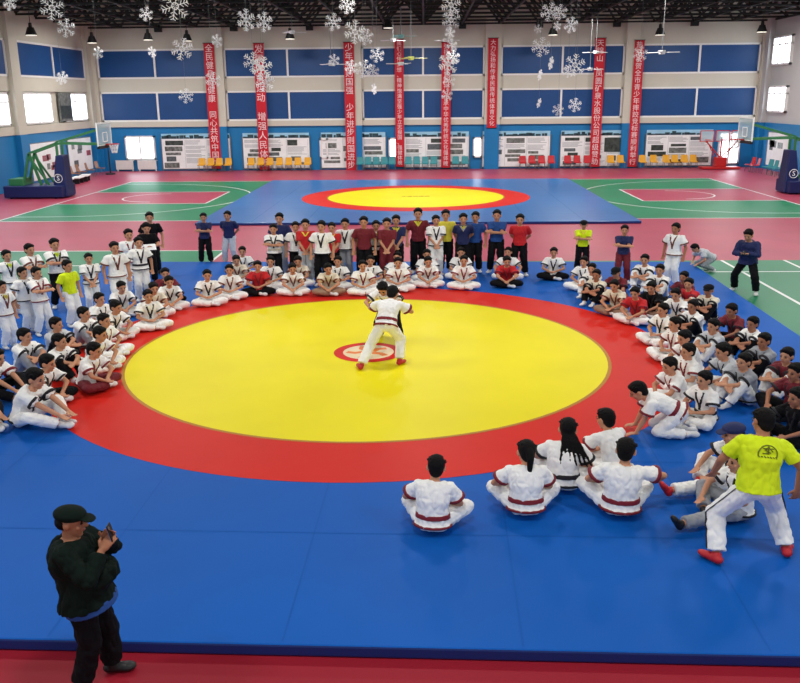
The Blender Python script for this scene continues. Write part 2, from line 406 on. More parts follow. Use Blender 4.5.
# ------------------------------------------------------------------ display boards along the back wall
def board(px0, px1, label, seed, yb=YW-.16, zt=2.12):
    rnd = random.Random(seed)
    a = at_y(px0, 150, yb).x; b = at_y(px1, 150, yb).x; W = b-a
    root = empty('display_board', ((a+b)/2, yb, 0)); tag(root, label, 'display board', 'white display boards along the back wall')
    p = MB(); p.box(-W/2, W/2, -.04, .02, .12, zt); p.build('panel', M['board'], root)
    f = MB()
    for x in (-W/2, W/2): f.bar((x, -.02, .02), (x, -.02, zt+.08), .06)
    f.bar((-W/2, -.02, .12), (W/2, -.02, .12), .05); f.bar((-W/2, -.02, zt), (W/2, -.02, zt), .05); f.build('frame', M['chrome'], root)
    s = MB(); s.box(-W/2+.03, W/2-.03, -.055, -.03, zt-.03, zt+.3); hd = s.build('header_strip', M['skyprint'], root)
    t = MB(); x = -W/2+.06
    while x < W/2-.3:
        ww = rnd.uniform(.12, .4); hh = rnd.uniform(.06, .24); t.box(x, x+ww, -.065, -.054, zt-.02, zt+hh); x += ww*rnd.uniform(.6, 1.3)
    t.build('skyline_print', M['treeline'], root)
    ncol = max(1, round(W/1.5)); cw = (W-.2)/ncol; ln = MB()
    for c in range(ncol):
        x0 = -W/2+.1+c*cw; z = zt-.15
        ln.box(x0+cw-.03, x0+cw-.015, -.046, -.038, .2, zt-.1)
        while z > .45:
            h = rnd.uniform(.2, .42)
            if rnd.random() < .52:
                q = MB(); w0 = rnd.uniform(.4, .92)*cw; xo = x0+rnd.uniform(0, cw-w0)*.8
                q.box(xo, xo+w0-.06, -.05, -.039, z-h+.05, z)
                q.build('photo_print', rnd.choice([M['photo_dark'], M['photo_mid'], M['photo_mid'], M['ink']]), root)
            else:
                for k in range(int(h/.07)): ln.box(x0+.03, x0+cw*rnd.uniform(.6, .93), -.045, -.039, z-.07*k-.03, z-.07*k)
            z -= h+.03
    ln.build('text_lines', M['inkline'], root)
    return root
board(162, 231, 'display board left of the blue pillar, behind the leftmost banner', 3)
board(243, 310, 'display board behind the second banner, above yellow seats', 4)
board(321, 386, 'display board behind the third banner, between two white doors', 5)
board(404, 469, 'display board behind the fifth banner, above teal seats', 6)
board(482, 550, 'display board right of centre with the short banner above its left end', 7)
bd = board(560, 631, 'display board with one large dark photograph, behind two right-hand banners', 8)
q = MB(); q.box(.55, 1.95, -.075, -.05, 1.05, 1.95); q.build('large_photo', M['photo_dark'], bd)
board(645, 712, 'rightmost back wall display board, above yellow seats beside red hoop stand', 9)
def side_board(xw, y0, y1, label, seed, sgn):
    rnd = random.Random(seed); W = y1-y0
    root = empty('display_board', (xw, (y0+y1)/2, 0), sgn*PI/2); tag(root, label, 'display board', 'white display boards along the side walls')
    p = MB(); p.box(-W/2, W/2, -.05, .0, .3, 2.3); p.build('panel', M['board'], root)
    f = MB()
    for x in (-W/2, W/2): f.bar((x, -.03, .3), (x, -.03, 2.34), .06)
    f.bar((-W/2, -.03, 2.32), (W/2, -.03, 2.32), .05); f.build('frame', M['chrome'], root)
    for k in range(5):
        q = MB(); xo = rnd.uniform(-W/2+.1, W/2-.9); z = rnd.uniform(.6, 1.8); q.box(xo, xo+rnd.uniform(.4, .8), -.065, -.049, z, z+rnd.uniform(.25, .4))
        q.build('photo_print', rnd.choice([M['photo_mid'], M['photo_dark'], M['photo_red']]), root)
side_board(XL+.1, 48.2, 52.2, 'display board on the left wall behind the navy hoop base', 11, 1)
side_board(XL+.1, 53.4, 57.2, 'display board on the left wall nearest the corner', 12, 1)
root = empty('wall_poster', (XL+.14, 53.7, 3.4), PI/2); tag(root, 'dark picture hanging between the bright windows of the left wall', 'poster')
b = MB(); b.box(-.95, .95, -.04, .02, 0, 1.65); b.build('print', M['photo_mid'], root)
b = MB(); b.box(-.8, .8, -.05, -.04, .15, .9); b.build('dark_picture', M['photo_dark'], root)
side_board(XR-.1, 53.2, 56.6, 'display board on the right wall behind the hoop arms', 13, -1)
# radiators beneath the bright corner window and doors
def radiator(px, zt, W, label):
    p = at_y(px, 165, YW-.3); root = empty('radiator', (p.x, YW-.28, 0)); tag(root, label, 'radiator', 'white radiators on the back wall')
    b = MB(); n = int(W/.09)
    for i in range(n): b.box(-W/2+i*.09, -W/2+i*.09+.075, -.07, .07, .12, zt)
    b.build('fin_panel', M['radiator'], root, .012)
    c = MB(); c.box(-W/2-.02, W/2+.02, -.08, .08, zt, zt+.04); c.build('top_cover', M['radiator'], root, .01)
    for x in (-W/2+.1, W/2-.1):
        l = MB(); l.box(x-.03, x+.03, -.05, .05, 0, .13); l.build('foot', M['radiator'], root)
radiator(125, .68, 1.2, 'white radiator under the bright corner window, left one')
radiator(147.5, .68, 1.3, 'white radiator just right of the bright corner window')

# ------------------------------------------------------------------ seats along the wall
def make_seat(material):
    root = empty('plastic_chair', (0, 0, 0))
    s = MB()
    n = 8                                                 # curved shell: seat pan and backrest as two thick sheets
    def sheet(pts, w0, w1, name):
        mb = MB()
        for i in range(len(pts)-1):
            (ya, za), (yb, zb) = pts[i], pts[i+1]; wa = w0+(w1-w0)*i/(len(pts)-1); wb_ = w0+(w1-w0)*(i+1)/(len(pts)-1)
            for t in (0, .025):
                mb.poly([(-wa, ya, za+t), (wa, ya, za+t), (wb_, yb, zb+t), (-wb_, yb, zb+t)])
            mb.poly([(-wa, ya, za), (-wb_, yb, zb), (-wb_, yb, zb+.025), (-wa, ya, za+.025)])
            mb.poly([(wa, ya, za), (wb_, yb, zb), (wb_, yb, zb+.025), (wa, ya, za+.025)])
        return mb.build(name, material, root)
    sheet([(-.24, .40), (-.2, .43), (0, .415), (.14, .42), (.2, .45)], .22, .24, 'seat')
    sheet([(.2, .45), (.235, .55), (.26, .68), (.28, .8), (.285, .84)], .24, .2, 'backrest')
    for sx in (-1, 1):
        for sy in (-1, 1):
            l = MB(); l.bar((sx*.17, sy*.15, .42), (sx*.22, sy*.2, 0), .03, n=8); l.build('leg', M['chrome'], root)
    return root
protos = {}
def seat(x, y, rz, kind, label, group):
    key = kind
    if key not in protos:
        protos[key] = o = make_seat(M[kind+'_chair'])
    else: o = copy_tree(protos[key])
    o.location = (x, y, 0); o.rotation_euler = (0, 0, rz)
    tag(o, label, 'chair', group); return o
def seat_row(px0, px1, n, kind, desc, y=YW-1.0):
    for i in range(n):
        p = at_y(px0+(px1-px0)*(i+.5)/n, 165, y)
        g = '%s seats %s' % (kind, desc)
        o = seat(p.x, y+.05*math.sin(i*2.1), .05*math.sin(i*1.7), kind, '%s plastic seat in the row %s' % (kind, desc), g)
seat_row(197, 232, 4, 'yellow', 'under the leftmost banner')
seat_row(246, 312, 7, 'yellow', 'under the second banner left of the white door')
seat_row(356, 396, 5, 'teal', 'just right of the third banner')
seat_row(404, 438, 4, 'teal', 'between the fourth and fifth banners')
seat_row(451, 470, 2, 'teal', 'just right of the fifth banner')
seat_row(518, 556, 4, 'red', 'under the board with the short banner')
seat_row(563, 592, 3, 'red', 'left of the banner beside the dark photograph')
seat_row(606, 626, 2, 'yellow', 'under the large dark photograph')
seat_row(637, 660, 2, 'yellow', 'under the rightmost banner')
seat_row(662, 698, 4, 'yellow', 'beside the red hoop stand')
for i in range(5): seat(XL+1.1+.1*math.sin(i*2), 50.2+i*1.35, PI/2+.2*math.sin(i*3), 'brown', 'tan plastic chair by the left wall display boards', 'tan chairs by the left wall')
for i in range(3): seat(XR-1.35, 51.6+i*.75, -PI/2+.15*i, 'teal', 'teal plastic chair near the right wall behind the navy pad', 'teal chairs by the right wall')
for i in range(2): seat(XR-1.7, 54.2+i*.8, -PI/2+.2*i, 'red', 'red plastic chair near the right wall at the far end of the teal chairs', 'red chairs by the right wall')
for i, (y, x) in enumerate(((48.6, -20.1), (50.0, -20.0), (51.4, -20.1))):
    root = empty('low_bench', (x, y, 0), .1*i); tag(root, ['white low bench nearest the navy hoop base', 'white low bench, middle of three by the left wall', 'white low bench nearest the left corner'][i], 'bench')
    s = MB(); s.box(-.25, .25, -.55, .55, .3, .38); s.build('seat', M['white'], root, .02)
    for sy in (-.4, .4): l = MB(); l.box(-.2, .2, sy-.04, sy+.04, 0, .3); l.build('leg', M['dark'], root)

# ------------------------------------------------------------------ basketball stands
def hoop_stand(x, y, s, label):
    root = empty('basketball_stand', (x, y, 0), 0 if s > 0 else PI); tag(root, label, 'basketball stand')
    b = MB(); b.box(-3.0, -.1, -.85, .85, .06, .62); b.build('base', M['navy'], root, .04)
    wv = []
    p = MB(); p.poly([(-.75,-.5,.62),(.0,-.5,.05),(.0,.5,.05),(-.75,.5,.62)])
    p = MB(); n = len(p.v)
    p.v += [(-.75,-.5,.05),(0,-.5,.05),(0,.5,.05),(-.75,.5,.05),(-.45,-.38,2.05),(-.1,-.38,2.05),(-.1,.38,2.05),(-.45,.38,2.05)]
    p.f += [(0,3,2,1),(4,5,6,7),(0,1,5,4),(1,2,6,5),(2,3,7,6),(3,0,4,7)]; p.mi += [0]*6
    pad = p.build('front_pad', M['navy'], root, .05)
    for sy, rx in ((-1, PI/2), (1, -PI/2)):
        e = MB(); e.ring((-.38, sy*.47, .95), .2, .015, 'y', 24, 6); e.build('round_badge', M['white'], pad)
    text_mesh('badge_letter', 'S', .34, M['white'], pad, (-.38, -.475 if s > 0 else .475, .95), (PI/2, 0, 0 if s > 0 else PI))
    c = MB(); c.box(-2.8, -2.1, -.6, .6, .62, .95); c.build('counterweight', M['hoop_green'], root, .02)
    g = MB()
    for sy in (-.32, .32):
        g.bar((-2.2, sy, .62), (-1.75, sy, 2.15), .11); g.bar((-1.3, sy, .62), (-1.75, sy, 2.15), .11)
        g.bar((-1.75, sy, 2.15), (-.35, sy, 2.62), .1); g.bar((-.9, sy, .62), (-1.7, sy, 1.9), .08)
    g.build('rear_frame', M['hoop_green'], root)
    a = MB()
    for sy in (-.32, .32):
        a.bar((-.35, sy, 1.9), (-.35, sy, 2.68), .1); a.bar((-.4, sy, 2.62), (1.9, sy*.8, 2.55), .1); a.bar((-.35, sy, 2.68), (1.85, sy, 3.3), .07)
    a.bar((1.0, -.3, 2.58), (1.0, .3, 2.58), .07); a.build('arm', M['hoop_green'], root)
    bb = MB(); bb.box(1.9, 1.95, -.9, .9, 2.5, 3.55); bb.build('backboard', M['glass'], root)
    f = MB()
    for z in (2.5, 3.55): f.bar((1.925, -.92, z), (1.925, .92, z), .06)
    for yy in (-.92, .92): f.bar((1.925, yy, 2.47), (1.925, yy, 3.58), .06)
    f.bar((1.96, -.3, 2.68), (1.96, .3, 2.68), .04); f.bar((1.96, -.3, 3.1), (1.96, .3, 3.1), .04); f.bar((1.96, -.3, 2.68), (1.96, -.3, 3.1), .04); f.bar((1.96, .3, 2.68), (1.96, .3, 3.1), .04)
    f.build('backboard_frame', M['white'], root)
    pd = MB(); pd.box(1.86, 2.0, -.95, .95, 2.36, 2.5); pd.build('edge_padding', M['dark'], root, .02)
    r = MB(); r.ring((2.36, 0, 2.55), .235, .02); r.box(1.98, 2.14, -.08, .08, 2.5, 2.57); r.build('rim', M['hoop_red'], root)
    nt = MB()
    for i in range(12):
        t = 2*PI*i/12; u = 2*PI*(i+1)/12
        nt.bar((2.36+.22*math.cos(t), .22*math.sin(t), 2.54), (2.36+.12*math.cos(u), .12*math.sin(u), 2.12), .014)
        nt.bar((2.36+.22*math.cos(u), .22*math.sin(u), 2.54), (2.36+.12*math.cos(t), .12*math.sin(t), 2.12), .014)
    nt.build('net', M['white'], root)
    for xx in (-2.7, -.5):
        for yy in (-.7, .7): wv = MB(); wv.bar((xx, yy-.05, .06), (xx, yy+.05, .06), .12, n=12); wv.build('wheel', M['dark'], root)
hoop_stand(-17.55, 42.9, 1, 'navy padded basketball stand with green arms at the left side')
hoop_stand(17.2, 42.9, -1, 'navy padded basketball stand with green arms at the right edge')
# small red practice stand near the right corner
p = at_y(719, 170, YW-1.6)
root = empty('practice_hoop_stand', (p.x, YW-1.6, 0)); tag(root, 'red practice hoop stand with small white backboards by the right corner', 'basketball stand')
b = MB(); b.box(-1.2, 1.2, -.45, .45, .03, .16); b.build('base', M['hoop_red'], root, .02)
b = MB(); b.box(-.35, .35, -.3, .3, .16, .75); b.build('ballast_box', M['hoop_red'], root, .03)
b = MB(); b.bar((0, 0, .7), (0, 0, 2.0), .12, n=10)
for sx in (-1, 1): b.bar((0, 0, .7), (sx*1.0, -.1, 1.75), .09, n=8); b.bar((sx*.2, 0, .5), (sx*1.0, 0, 1.9), .05, n=8)
b.build('post', M['hoop_red'], root)
for sx in (-1, 0, 1):
    f = MB(); f.box(sx*.98-.42, sx*.98+.42, -.16, -.12, 1.75, 2.4); bb = f.build('backboard', M['glass'], root)
    f = MB()
    for z in (1.75, 2.4): f.bar((sx*.98-.42, -.14, z), (sx*.98+.42, -.14, z), .05)
    for q in (-.42, .42): f.bar((sx*.98+q, -.14, 1.73), (sx*.98+q, -.14, 2.42), .05)
    f.build('board_frame', M['hoop_red'], bb)
    f = MB(); f.ring((sx*.98, -.4, 1.85), .2, .018); f.build('rim', M['hoop_red'], bb)
# thin dark post near the left corner
p = at_y(110, 168, YW-2.6)
root = empty('net_post', (p.x, YW-2.6, 0)); tag(root, 'thin dark post standing on the floor before the bright corner window', 'post')
b = MB(); b.cyl((0, 0, 0), .3, .28, .08); b.build('base', M['dark'], root)
b = MB(); b.bar((0, 0, .08), (0, 0, 2.2), .09, n=10); b.build('pole', M['dark'], root)

# ------------------------------------------------------------------ hanging lamps, fans and paper snowflakes
def lamp(px, py, label, y=54.5):
    p = at_y(px, py, y); root = empty('pendant_lamp', p); tag(root, label, 'lamp', 'dark pendant lamps under the roof frame')
    b = MB(); b.cyl((0,0,-.1), .3, .16, .38); b.build('shade', M['dark'], root)
    b = MB(); b.cyl((0,0,.28), .1, .08, .22); b.build('ballast', M['dark'], root)
    b = MB(); b.cyl((0,0,-.13), .27, .27, .03); b.build('diffuser', mat('lamp diffuser', (240,236,220), .4, emit=.8), root)
    b = MB(); b.bar((0,0,.48), (0,0,max(.5, TRUSS_LO-p.z)), .03, n=6); b.build('rod', M['steel'], root)
lamp(31, 33, 'pendant lamp above the left wall windows', 47)
for a in ((92,41,'pendant lamp at the left room corner'), (148,38,'pendant lamp before the first back bay'), (187,39,'pendant lamp left of the leftmost banner'),
          (290,37,'pendant lamp above the second bay, left of the third banner'), (388,26,'pendant lamp beside the ceiling fans, left of the fourth banner'), (553,33,'pendant lamp above the fourth bay'), (660,33,'pendant lamp right of the rightmost banner'), (762,30,'pendant lamp at the right room corner')):
    lamp(*a)
def fan(px, py, y, kind, rz, label):
    p = at_y(px, py, y); root = empty('ceiling_fan', p, rz); tag(root, label, 'ceiling fan')
    b = MB(); b.cyl((0,0,-.09), .13, .16, .16); b.build('motor', M[kind], root)
    b = MB(); b.bar((0,0,.07), (0,0,TRUSS_LO-p.z), .03, n=8); b.build('downrod', M['chrome'], root)
    for k in range(3):
        t = k*2*PI/3; c, s = math.cos(t), math.sin(t); b = MB()
        pts = [(.14,-.05),(.3,-.08),(.78,-.08),(.8,.06),(.3,.07),(.14,.05)]
        for z in (-.02, .0): b.poly([(x*c-yy*s, x*s+yy*c, z+yy*.12) for x, yy in pts])
        for i in range(6):
            (xa, ya), (xb, yb) = pts[i], pts[(i+1)%6]
            b.poly([(xa*c-ya*s, xa*s+ya*c, -.02+ya*.12), (xb*c-yb*s, xb*s+yb*c, -.02+yb*.12), (xb*c-yb*s, xb*s+yb*c, yb*.12), (xa*c-ya*s, xa*s+ya*c, ya*.12)])
        b.build('blade', M[kind], root)
fan(401, 36, 47, 'fan_teal', .1, 'teal ceiling fan above the fourth banner')
fan(393, 40, 52, 'fan_white', .6, 'white ceiling fan just below the teal one')
fan(411, 58, 44, 'fan_lime', .2, 'lime ceiling fan right of the fourth banner')
fan(401, 63.5, 48, 'fan_white', 1.2, 'white ceiling fan in front of the fourth banner, lowest of the central four')
fan(446, 40, 50, 'fan_white', .3, 'ceiling fan behind the snowflake column at the fifth banner')
fan(292, 32, 50, 'fan_white', .3, 'white ceiling fan above the second back bay')
fan(662, 52, 40, 'fan_white', .12, 'white ceiling fan right of the rightmost banner')
fan(596, 52, 52, 'fan_white', .5, 'white ceiling fan crossing the banner beside the dark photograph')
fan(590, 69, 52, 'fan_white', .2, 'white ceiling fan beside a large snowflake, low over the fourth bay')
fan(331, 64, 50, 'fan_white', .4, 'white ceiling fan left of the third banner')
def make_flake():
    b = MB(); th = .012
    for k in range(6):
        a = k*PI/3; d = Vector((math.sin(a), 0, math.cos(a))); n = Vector((math.cos(a), 0, -math.sin(a)))
        b.bar(d*.04, d*.5, .075, .02)
        for r, l in ((.2, .12), (.33, .15), (.44, .09)):
            for s in (-1, 1): b.bar(d*r, d*(r+l*.75)+n*(s*l), .07, .02)
    b.ring((0,0,0), .12, .02, 'y', 12, 4)
    return b.mesh('flake', M['paper'])
FL = make_flake()
def snow(px, py, dpx, label, rx=0.0, rz=0.0, size=.55):
    size = .36 if dpx < 13 else .46 if dpx < 16 else .55
    z_ = FPX*size/dpx*.96
    d = ray(px, py); p = EYE + d*z_
    root = empty('hanging_paper_snowflake', p, rz); tag(root, label, 'snowflake', 'paper snowflakes hanging from the roof')
    o = link('flake', FL, root); o.scale = (size,)*3; o.rotation_euler = (rx, .2, 0)
    s = MB(); s.bar((0,0,size*.3), (0,0,ZT-p.z), .004, n=4); s.build('thread', M['chrome'], root)
    return root
S = [(52,8,22,'large snowflake top left over the dark roof frame'),(146,14,13,'small snowflake in the roof frame above the first bay, left'),(175,6,26,'large snowflake at the top edge above the first bay'),(182,49,21,'snowflake hanging before the first bay upper window'),
(186,96,14,'snowflake before the first bay lower window'),(152,52,10,'small pale snowflake before the first bay mullion'),(98,53,11,'small snowflake at the left room corner'),(66,28,17,'faint snowflake below the roof frame at upper left'),(62,78,13,'snowflake over the left wall between window rows'),(213,80,15,'snowflake on the pillar right of the leftmost banner'),(217,41,12,'snowflake at the top of the leftmost banner'),
(246,20,20,'snowflake in the roof frame left of the second banner'),(264,22,18,'snowflake in the roof frame above the second banner'),(253,62,19,'snowflake left of the second banner top'),(262,68,21,'snowflake across the second banner, upper'),(265,82,18,'snowflake across the second banner, lower'),
(347,5,17,'snowflake at the top edge left of centre'),(333,22,16,'snowflake left of the third banner near the roof'),(355,32,22,'snowflake above the third banner, left one of a pair'),(366,37,15,'snowflake above the third banner, right one of a pair'),(334,60,11,'small snowflake left of the third banner'),(351,67,13,'snowflake on the third banner'),(364,69,17,'snowflake right of the third banner in a cluster, middle'),(377,55,14,'snowflake right of the third banner in a cluster, top right'),(373,71,12,'small snowflake right of the third banner in a cluster, lowest'),(374,89,10,'small snowflake under the cluster by the third banner'),
(451,5,20,'snowflake at the top of the central column'),(451,20,18,'snowflake second from the top of the central column'),(450,33,10,'small snowflake in the central column just under the roof'),(452,45,12,'small snowflake in the central column at the banner top'),(453,57,14,'snowflake in the central column, right of the big one'),(448,64,20,'big snowflake in the middle of the central column'),(449,81,12,'snowflake low in the central column'),(447,95,12,'lowest snowflake of the central column'),
(550,12,18,'snowflake in the roof frame above the fourth bay, left'),(560,12,14,'snowflake in the roof frame above the fourth bay, right'),(571,25,15,'bright snowflake just under the roof frame above the fourth bay'),(541,47,18,'snowflake with thin arms in the fourth bay left half'),(538,29,8,'tiny snowflake under the roof above the fourth bay'),(557,26,8,'tiny snowflake left of the bright one under the roof'),(551,63,12,'snowflake turned edge-on in the fourth bay'),(540,75,10,'small snowflake low in the fourth bay upper window'),(575,65,20,'large snowflake in the fourth bay right half'),(568,72,11,'small snowflake overlapping the large one in the fourth bay'),(575,105,13,'snowflake before the fourth bay lower window'),(558,110,11,'small snowflake on the fourth bay lower mullion'),(539,103,9,'small snowflake before the fourth bay lower window, left half'),(640,54,14,'snowflake on the pillar beside the rightmost banner'),(10,2,16,'snowflake cut by the top edge at far left')]
_rr = random.Random(5)
for i, (x, y, d, l) in enumerate(S):
    edge = l.endswith('edge-on in the fourth bay') or i in (25, 46, 41)
    snow(x, y, d, l, rx=_rr.uniform(-.3, .3), rz=1.1 if edge else _rr.uniform(-.5, .5))
# ------------------------------------------------------------------ people: skeletons, bodies, clothes
X3 = Vector((1, 0, 0)); Z3 = Vector((0, 0, 1))
def ik(a, b, l1, l2, pole):
    a, b, pole = Vector(a), Vector(b), Vector(pole)
    d = b-a; L = d.length; d.normalize(); L = min(L, (l1+l2)*.999); b = a+d*L
    x = (l1*l1-l2*l2+L*L)/(2*L); h = math.sqrt(max(0, l1*l1-x*x))
    p = pole - d*pole.dot(d)
    p = p.normalized() if p.length > 1e-5 else Z3
    return a+d*x+p*h, b
class Pose: pass
def pose(P=(0,0,.93), a1=0, a2=0, side=0, twist=0, head=(0,0), hands=None, arm_pole=None, feet=None, leg_pole=None, toes=None, hand_dir=None, palm=None, shrug=0, hs=1.24, belly=0, fat=1.0):
    """a person facing -Y; left hand side is +X. hands/feet are (left, right) targets"""
    s = Pose(); s.hs = hs; s.belly = belly; s.fat = fat
    s.P = Vector(P)
    def fr(a, b, t):
        U = Vector((math.sin(R(b)), -math.sin(R(a))*math.cos(R(b)), math.cos(R(a))*math.cos(R(b)))).normalized()
        W = Vector((math.cos(R(t)), math.sin(R(t)), 0)); W = (W-U*W.dot(U)).normalized()
        return U, W, W.cross(U)
    s.U1, s.W1, s.F1 = fr(a1, side*.5, 0); s.U2, s.W2, s.F2 = fr(a2, side, twist)
    s.C = s.P + s.U1*.27; s.N = s.C + s.U2*.245
    hp, hy = head
    s.Uh, s.Wh, s.Fh = fr(hp, side*.6, twist*.5+hy)
    s.H = s.N + s.U2*.014 + s.Uh*.12*hs
    s.sh = [s.N - s.U2*(.078-shrug) + s.W2*(.180*k) for k in (1, -1)]
    s.hip = [s.P - s.U1*.03 + s.W1*(.088*k) for k in (1, -1)]
    s.el, s.wr, s.kn, s.an = [], [], [], []
    for k in (0, 1):
        e, w_ = ik(s.sh[k], hands[k], .285, .25, arm_pole[k]); s.el.append(e); s.wr.append(w_)
        e, w_ = ik(s.hip[k], feet[k], .43, .42, leg_pole[k]); s.kn.append(e); s.an.append(w_)
    s.toe = [Vector(t).normalized() for t in toes]
    s.hd = [Vector(hand_dir[k]).normalized() if hand_dir else (s.wr[k]-s.el[k]).normalized() for k in (0, 1)]
    s.pn = [Vector(palm[k]).normalized() if palm else None for k in (0, 1)]
    return s

def add_cone(bm, a, ra, b, rb, flat=False, n=12):
    a, b = Vector(a), Vector(b); d = (b-a); L = d.length
    if L < 1e-6: return
    d.normalize(); u = d.cross(Z3 if abs(d.z) < .9 else X3).normalized(); v = d.cross(u)
    rings = []
    if not flat: rings += [(-ra*math.sin(t), ra*math.cos(t)) for t in (PI*.42, PI*.25, PI*.1)]
    rings += [(0, ra), (L*.5, (ra+rb)/2), (L, rb)]
    if not flat: rings += [(L+rb*math.sin(t), rb*math.cos(t)) for t in (PI*.1, PI*.25, PI*.42)]
    vs = [[bm.verts.new(a+d*h+(u*math.cos(2*PI*i/n)+v*math.sin(2*PI*i/n))*r) for i in range(n)] for h, r in rings]
    for q in range(len(vs)-1):
        for i in range(n):
            j = (i+1) % n; bm.faces.new((vs[q][i], vs[q][j], vs[q+1][j], vs[q+1][i]))
    bm.faces.new(list(reversed(vs[0]))); bm.faces.new(vs[-1])
def add_ell(bm, c, W, F, U, r, n=14, m=9):
    c = Vector(c); rows = []
    for i in range(1, m):
        t = PI*i/m
        rows.append([bm.verts.new(c + W*(r[0]*math.sin(t)*math.cos(2*PI*j/n)) + F*(r[1]*math.sin(t)*math.sin(2*PI*j/n)) + U*(r[2]*math.cos(t))) for j in range(n)])
    top = bm.verts.new(c+U*r[2]); bot = bm.verts.new(c-U*r[2])
    for j in range(n):
        k = (j+1) % n
        bm.faces.new((top, rows[0][j], rows[0][k])); bm.faces.new((bot, rows[-1][k], rows[-1][j]))
        for i in range(m-2): bm.faces.new((rows[i][j], rows[i+1][j], rows[i+1][k], rows[i][k]))
def add_loft(bm, rings, n=18):
    """rings: (centre, W, F, rw, rf) -> closed tube with flat ends"""
    vs = [[bm.verts.new(Vector(c)+W*(rw*math.cos(2*PI*i/n))+F*(rf*math.sin(2*PI*i/n))) for i in range(n)] for c, W, F, rw, rf in rings]
    for q in range(len(vs)-1):
        for i in range(n):
            j = (i+1) % n; bm.faces.new((vs[q][i], vs[q][j], vs[q+1][j], vs[q+1][i]))
    bm.faces.new(list(reversed(vs[0]))); bm.faces.new(vs[-1])
def finish(bm, name, vox, smooth=3, fac=.5, fold=0.0):
    bmesh.ops.recalc_face_normals(bm, faces=bm.faces[:])
    me = bpy.data.meshes.new('tmp'); bm.to_mesh(me); bm.free()
    if vox:
        o = bpy.data.objects.new('tmp', me); COL.objects.link(o)
        r = o.modifiers.new('r', 'REMESH'); r.mode = 'VOXEL'; r.voxel_size = vox; r.adaptivity = 0
        if smooth: q = o.modifiers.new('s', 'SMOOTH'); q.factor = fac; q.iterations = smooth
        dg = bpy.context.evaluated_depsgraph_get()
        out = bpy.data.meshes.new_from_object(o.evaluated_get(dg)); bpy.data.objects.remove(o); bpy.data.meshes.remove(me)
    else: out = me
    if fold:
        q = [n.vector.copy() for n in out.vertex_normals]
        for v, n in zip(out.vertices, q):
            c = v.co; k = noise.noise(Vector((c.x*11+5, c.y*11, c.z*6)))+.55*noise.noise(Vector((c.x*22, c.y*22+3, c.z*13)))
            v.co = c+n*(fold*(abs(k)*1.6-.45))
    out.name = name
    out.polygons.foreach_set('use_smooth', [True]*len(out.polygons))
    return out
def append_mesh(me, bm2, idx):
    bm = bmesh.new(); bm.from_mesh(me); bmesh.ops.recalc_face_normals(bm2, faces=bm2.faces[:])
    t = bpy.data.meshes.new('t'); bm2.to_mesh(t); bm2.free(); n0 = len(bm.faces); bm.from_mesh(t); bm.faces.ensure_lookup_table()
    for f in bm.faces[n0:]: f.material_index = idx; f.smooth = True
    bm.to_mesh(me); bm.free(); bpy.data.meshes.remove(t)
def hand(bm, s, k, curl, g=1.0):
    w_, d = s.wr[k], s.hd[k]
    n = s.pn[k] if s.pn[k] is not None else (d.cross(s.W2)*(1 if k == 0 else 1))
    n = (n - d*n.dot(d)); n = n.normalized() if n.length > 1e-4 else d.orthogonal().normalized()
    l = d.cross(n)
    if l.dot(s.W2)*(1 if k == 0 else -1) > 0: l = -l          # thumb side points inwards
    add_ell(bm, w_+d*.05, l, n, d, (.042*g, .017*g, .055*g))
    add_cone(bm, w_-d*.02, .027*g, w_+d*.03, .026*g)
    for q, L in enumerate((.066, .075, .07, .055)):
        b0 = w_+d*.088+l*((1.5-q)*.0215); sp = (1.5-q)*.09
        d1 = (d+l*sp+n*curl*.5).normalized(); p1 = b0+d1*L*.55
        d2 = (d+l*sp+n*curl*1.5).normalized(); p2 = p1+d2*L*.5
        add_cone(bm, b0-d*.02, .0105*g, p1, .0098*g, n=8); add_cone(bm, p1, .0098*g, p2, .0082*g, n=8)
    t0 = w_+d*.03+l*.032; t1 = t0+(d*.7+l*.8+n*.25*curl).normalized()*.04; t2 = t1+(d+l*.15+n*.5*curl).normalized()*.032
    add_cone(bm, t0, .0135*g, t1, .0115*g, n=8); add_cone(bm, t1, .0115*g, t2, .0095*g, n=8)
def torso_rings(s, g, zs):
    """elliptic rings up the trunk; t<1 lower trunk, 1..2 upper"""
    prof = [(-.16, .150, .118), (0, .158, .118), (.35, .148, .108), (.7, .138, .104), (1.0, .155, .112), (1.45, .172, .112), (1.7, .162, .096), (1.85, .132, .084), (1.95, .088, .072), (2.0, .062, .06)]
    out = []
    for t in zs:
        for i in range(len(prof)-1):
            if prof[i][0] <= t <= prof[i+1][0]:
                f = (t-prof[i][0])/(prof[i+1][0]-prof[i][0]); rw = prof[i][1]+(prof[i+1][1]-prof[i][1])*f; rf = prof[i][2]+(prof[i+1][2]-prof[i][2])*f
        if t <= 1: c = s.P+s.U1*.27*t; W, F = s.W1, s.F1; bl = s.belly*math.exp(-((t-.55)/.45)**2)
        else: c = s.C+s.U2*.245*(t-1); W, F = s.W2, s.F2; bl = s.belly*math.exp(-((t-.55)/.45)**2)
        if .7 < t < 1.3: k = (t-.7)/.6; W = (s.W1*(1-k)+s.W2*k).normalized(); F = (s.F1*(1-k)+s.F2*k).normalized()
        out.append((c+F*bl*.6, W, F, rw*s.fat+g, rf*s.fat+g+bl*.6))
    return out
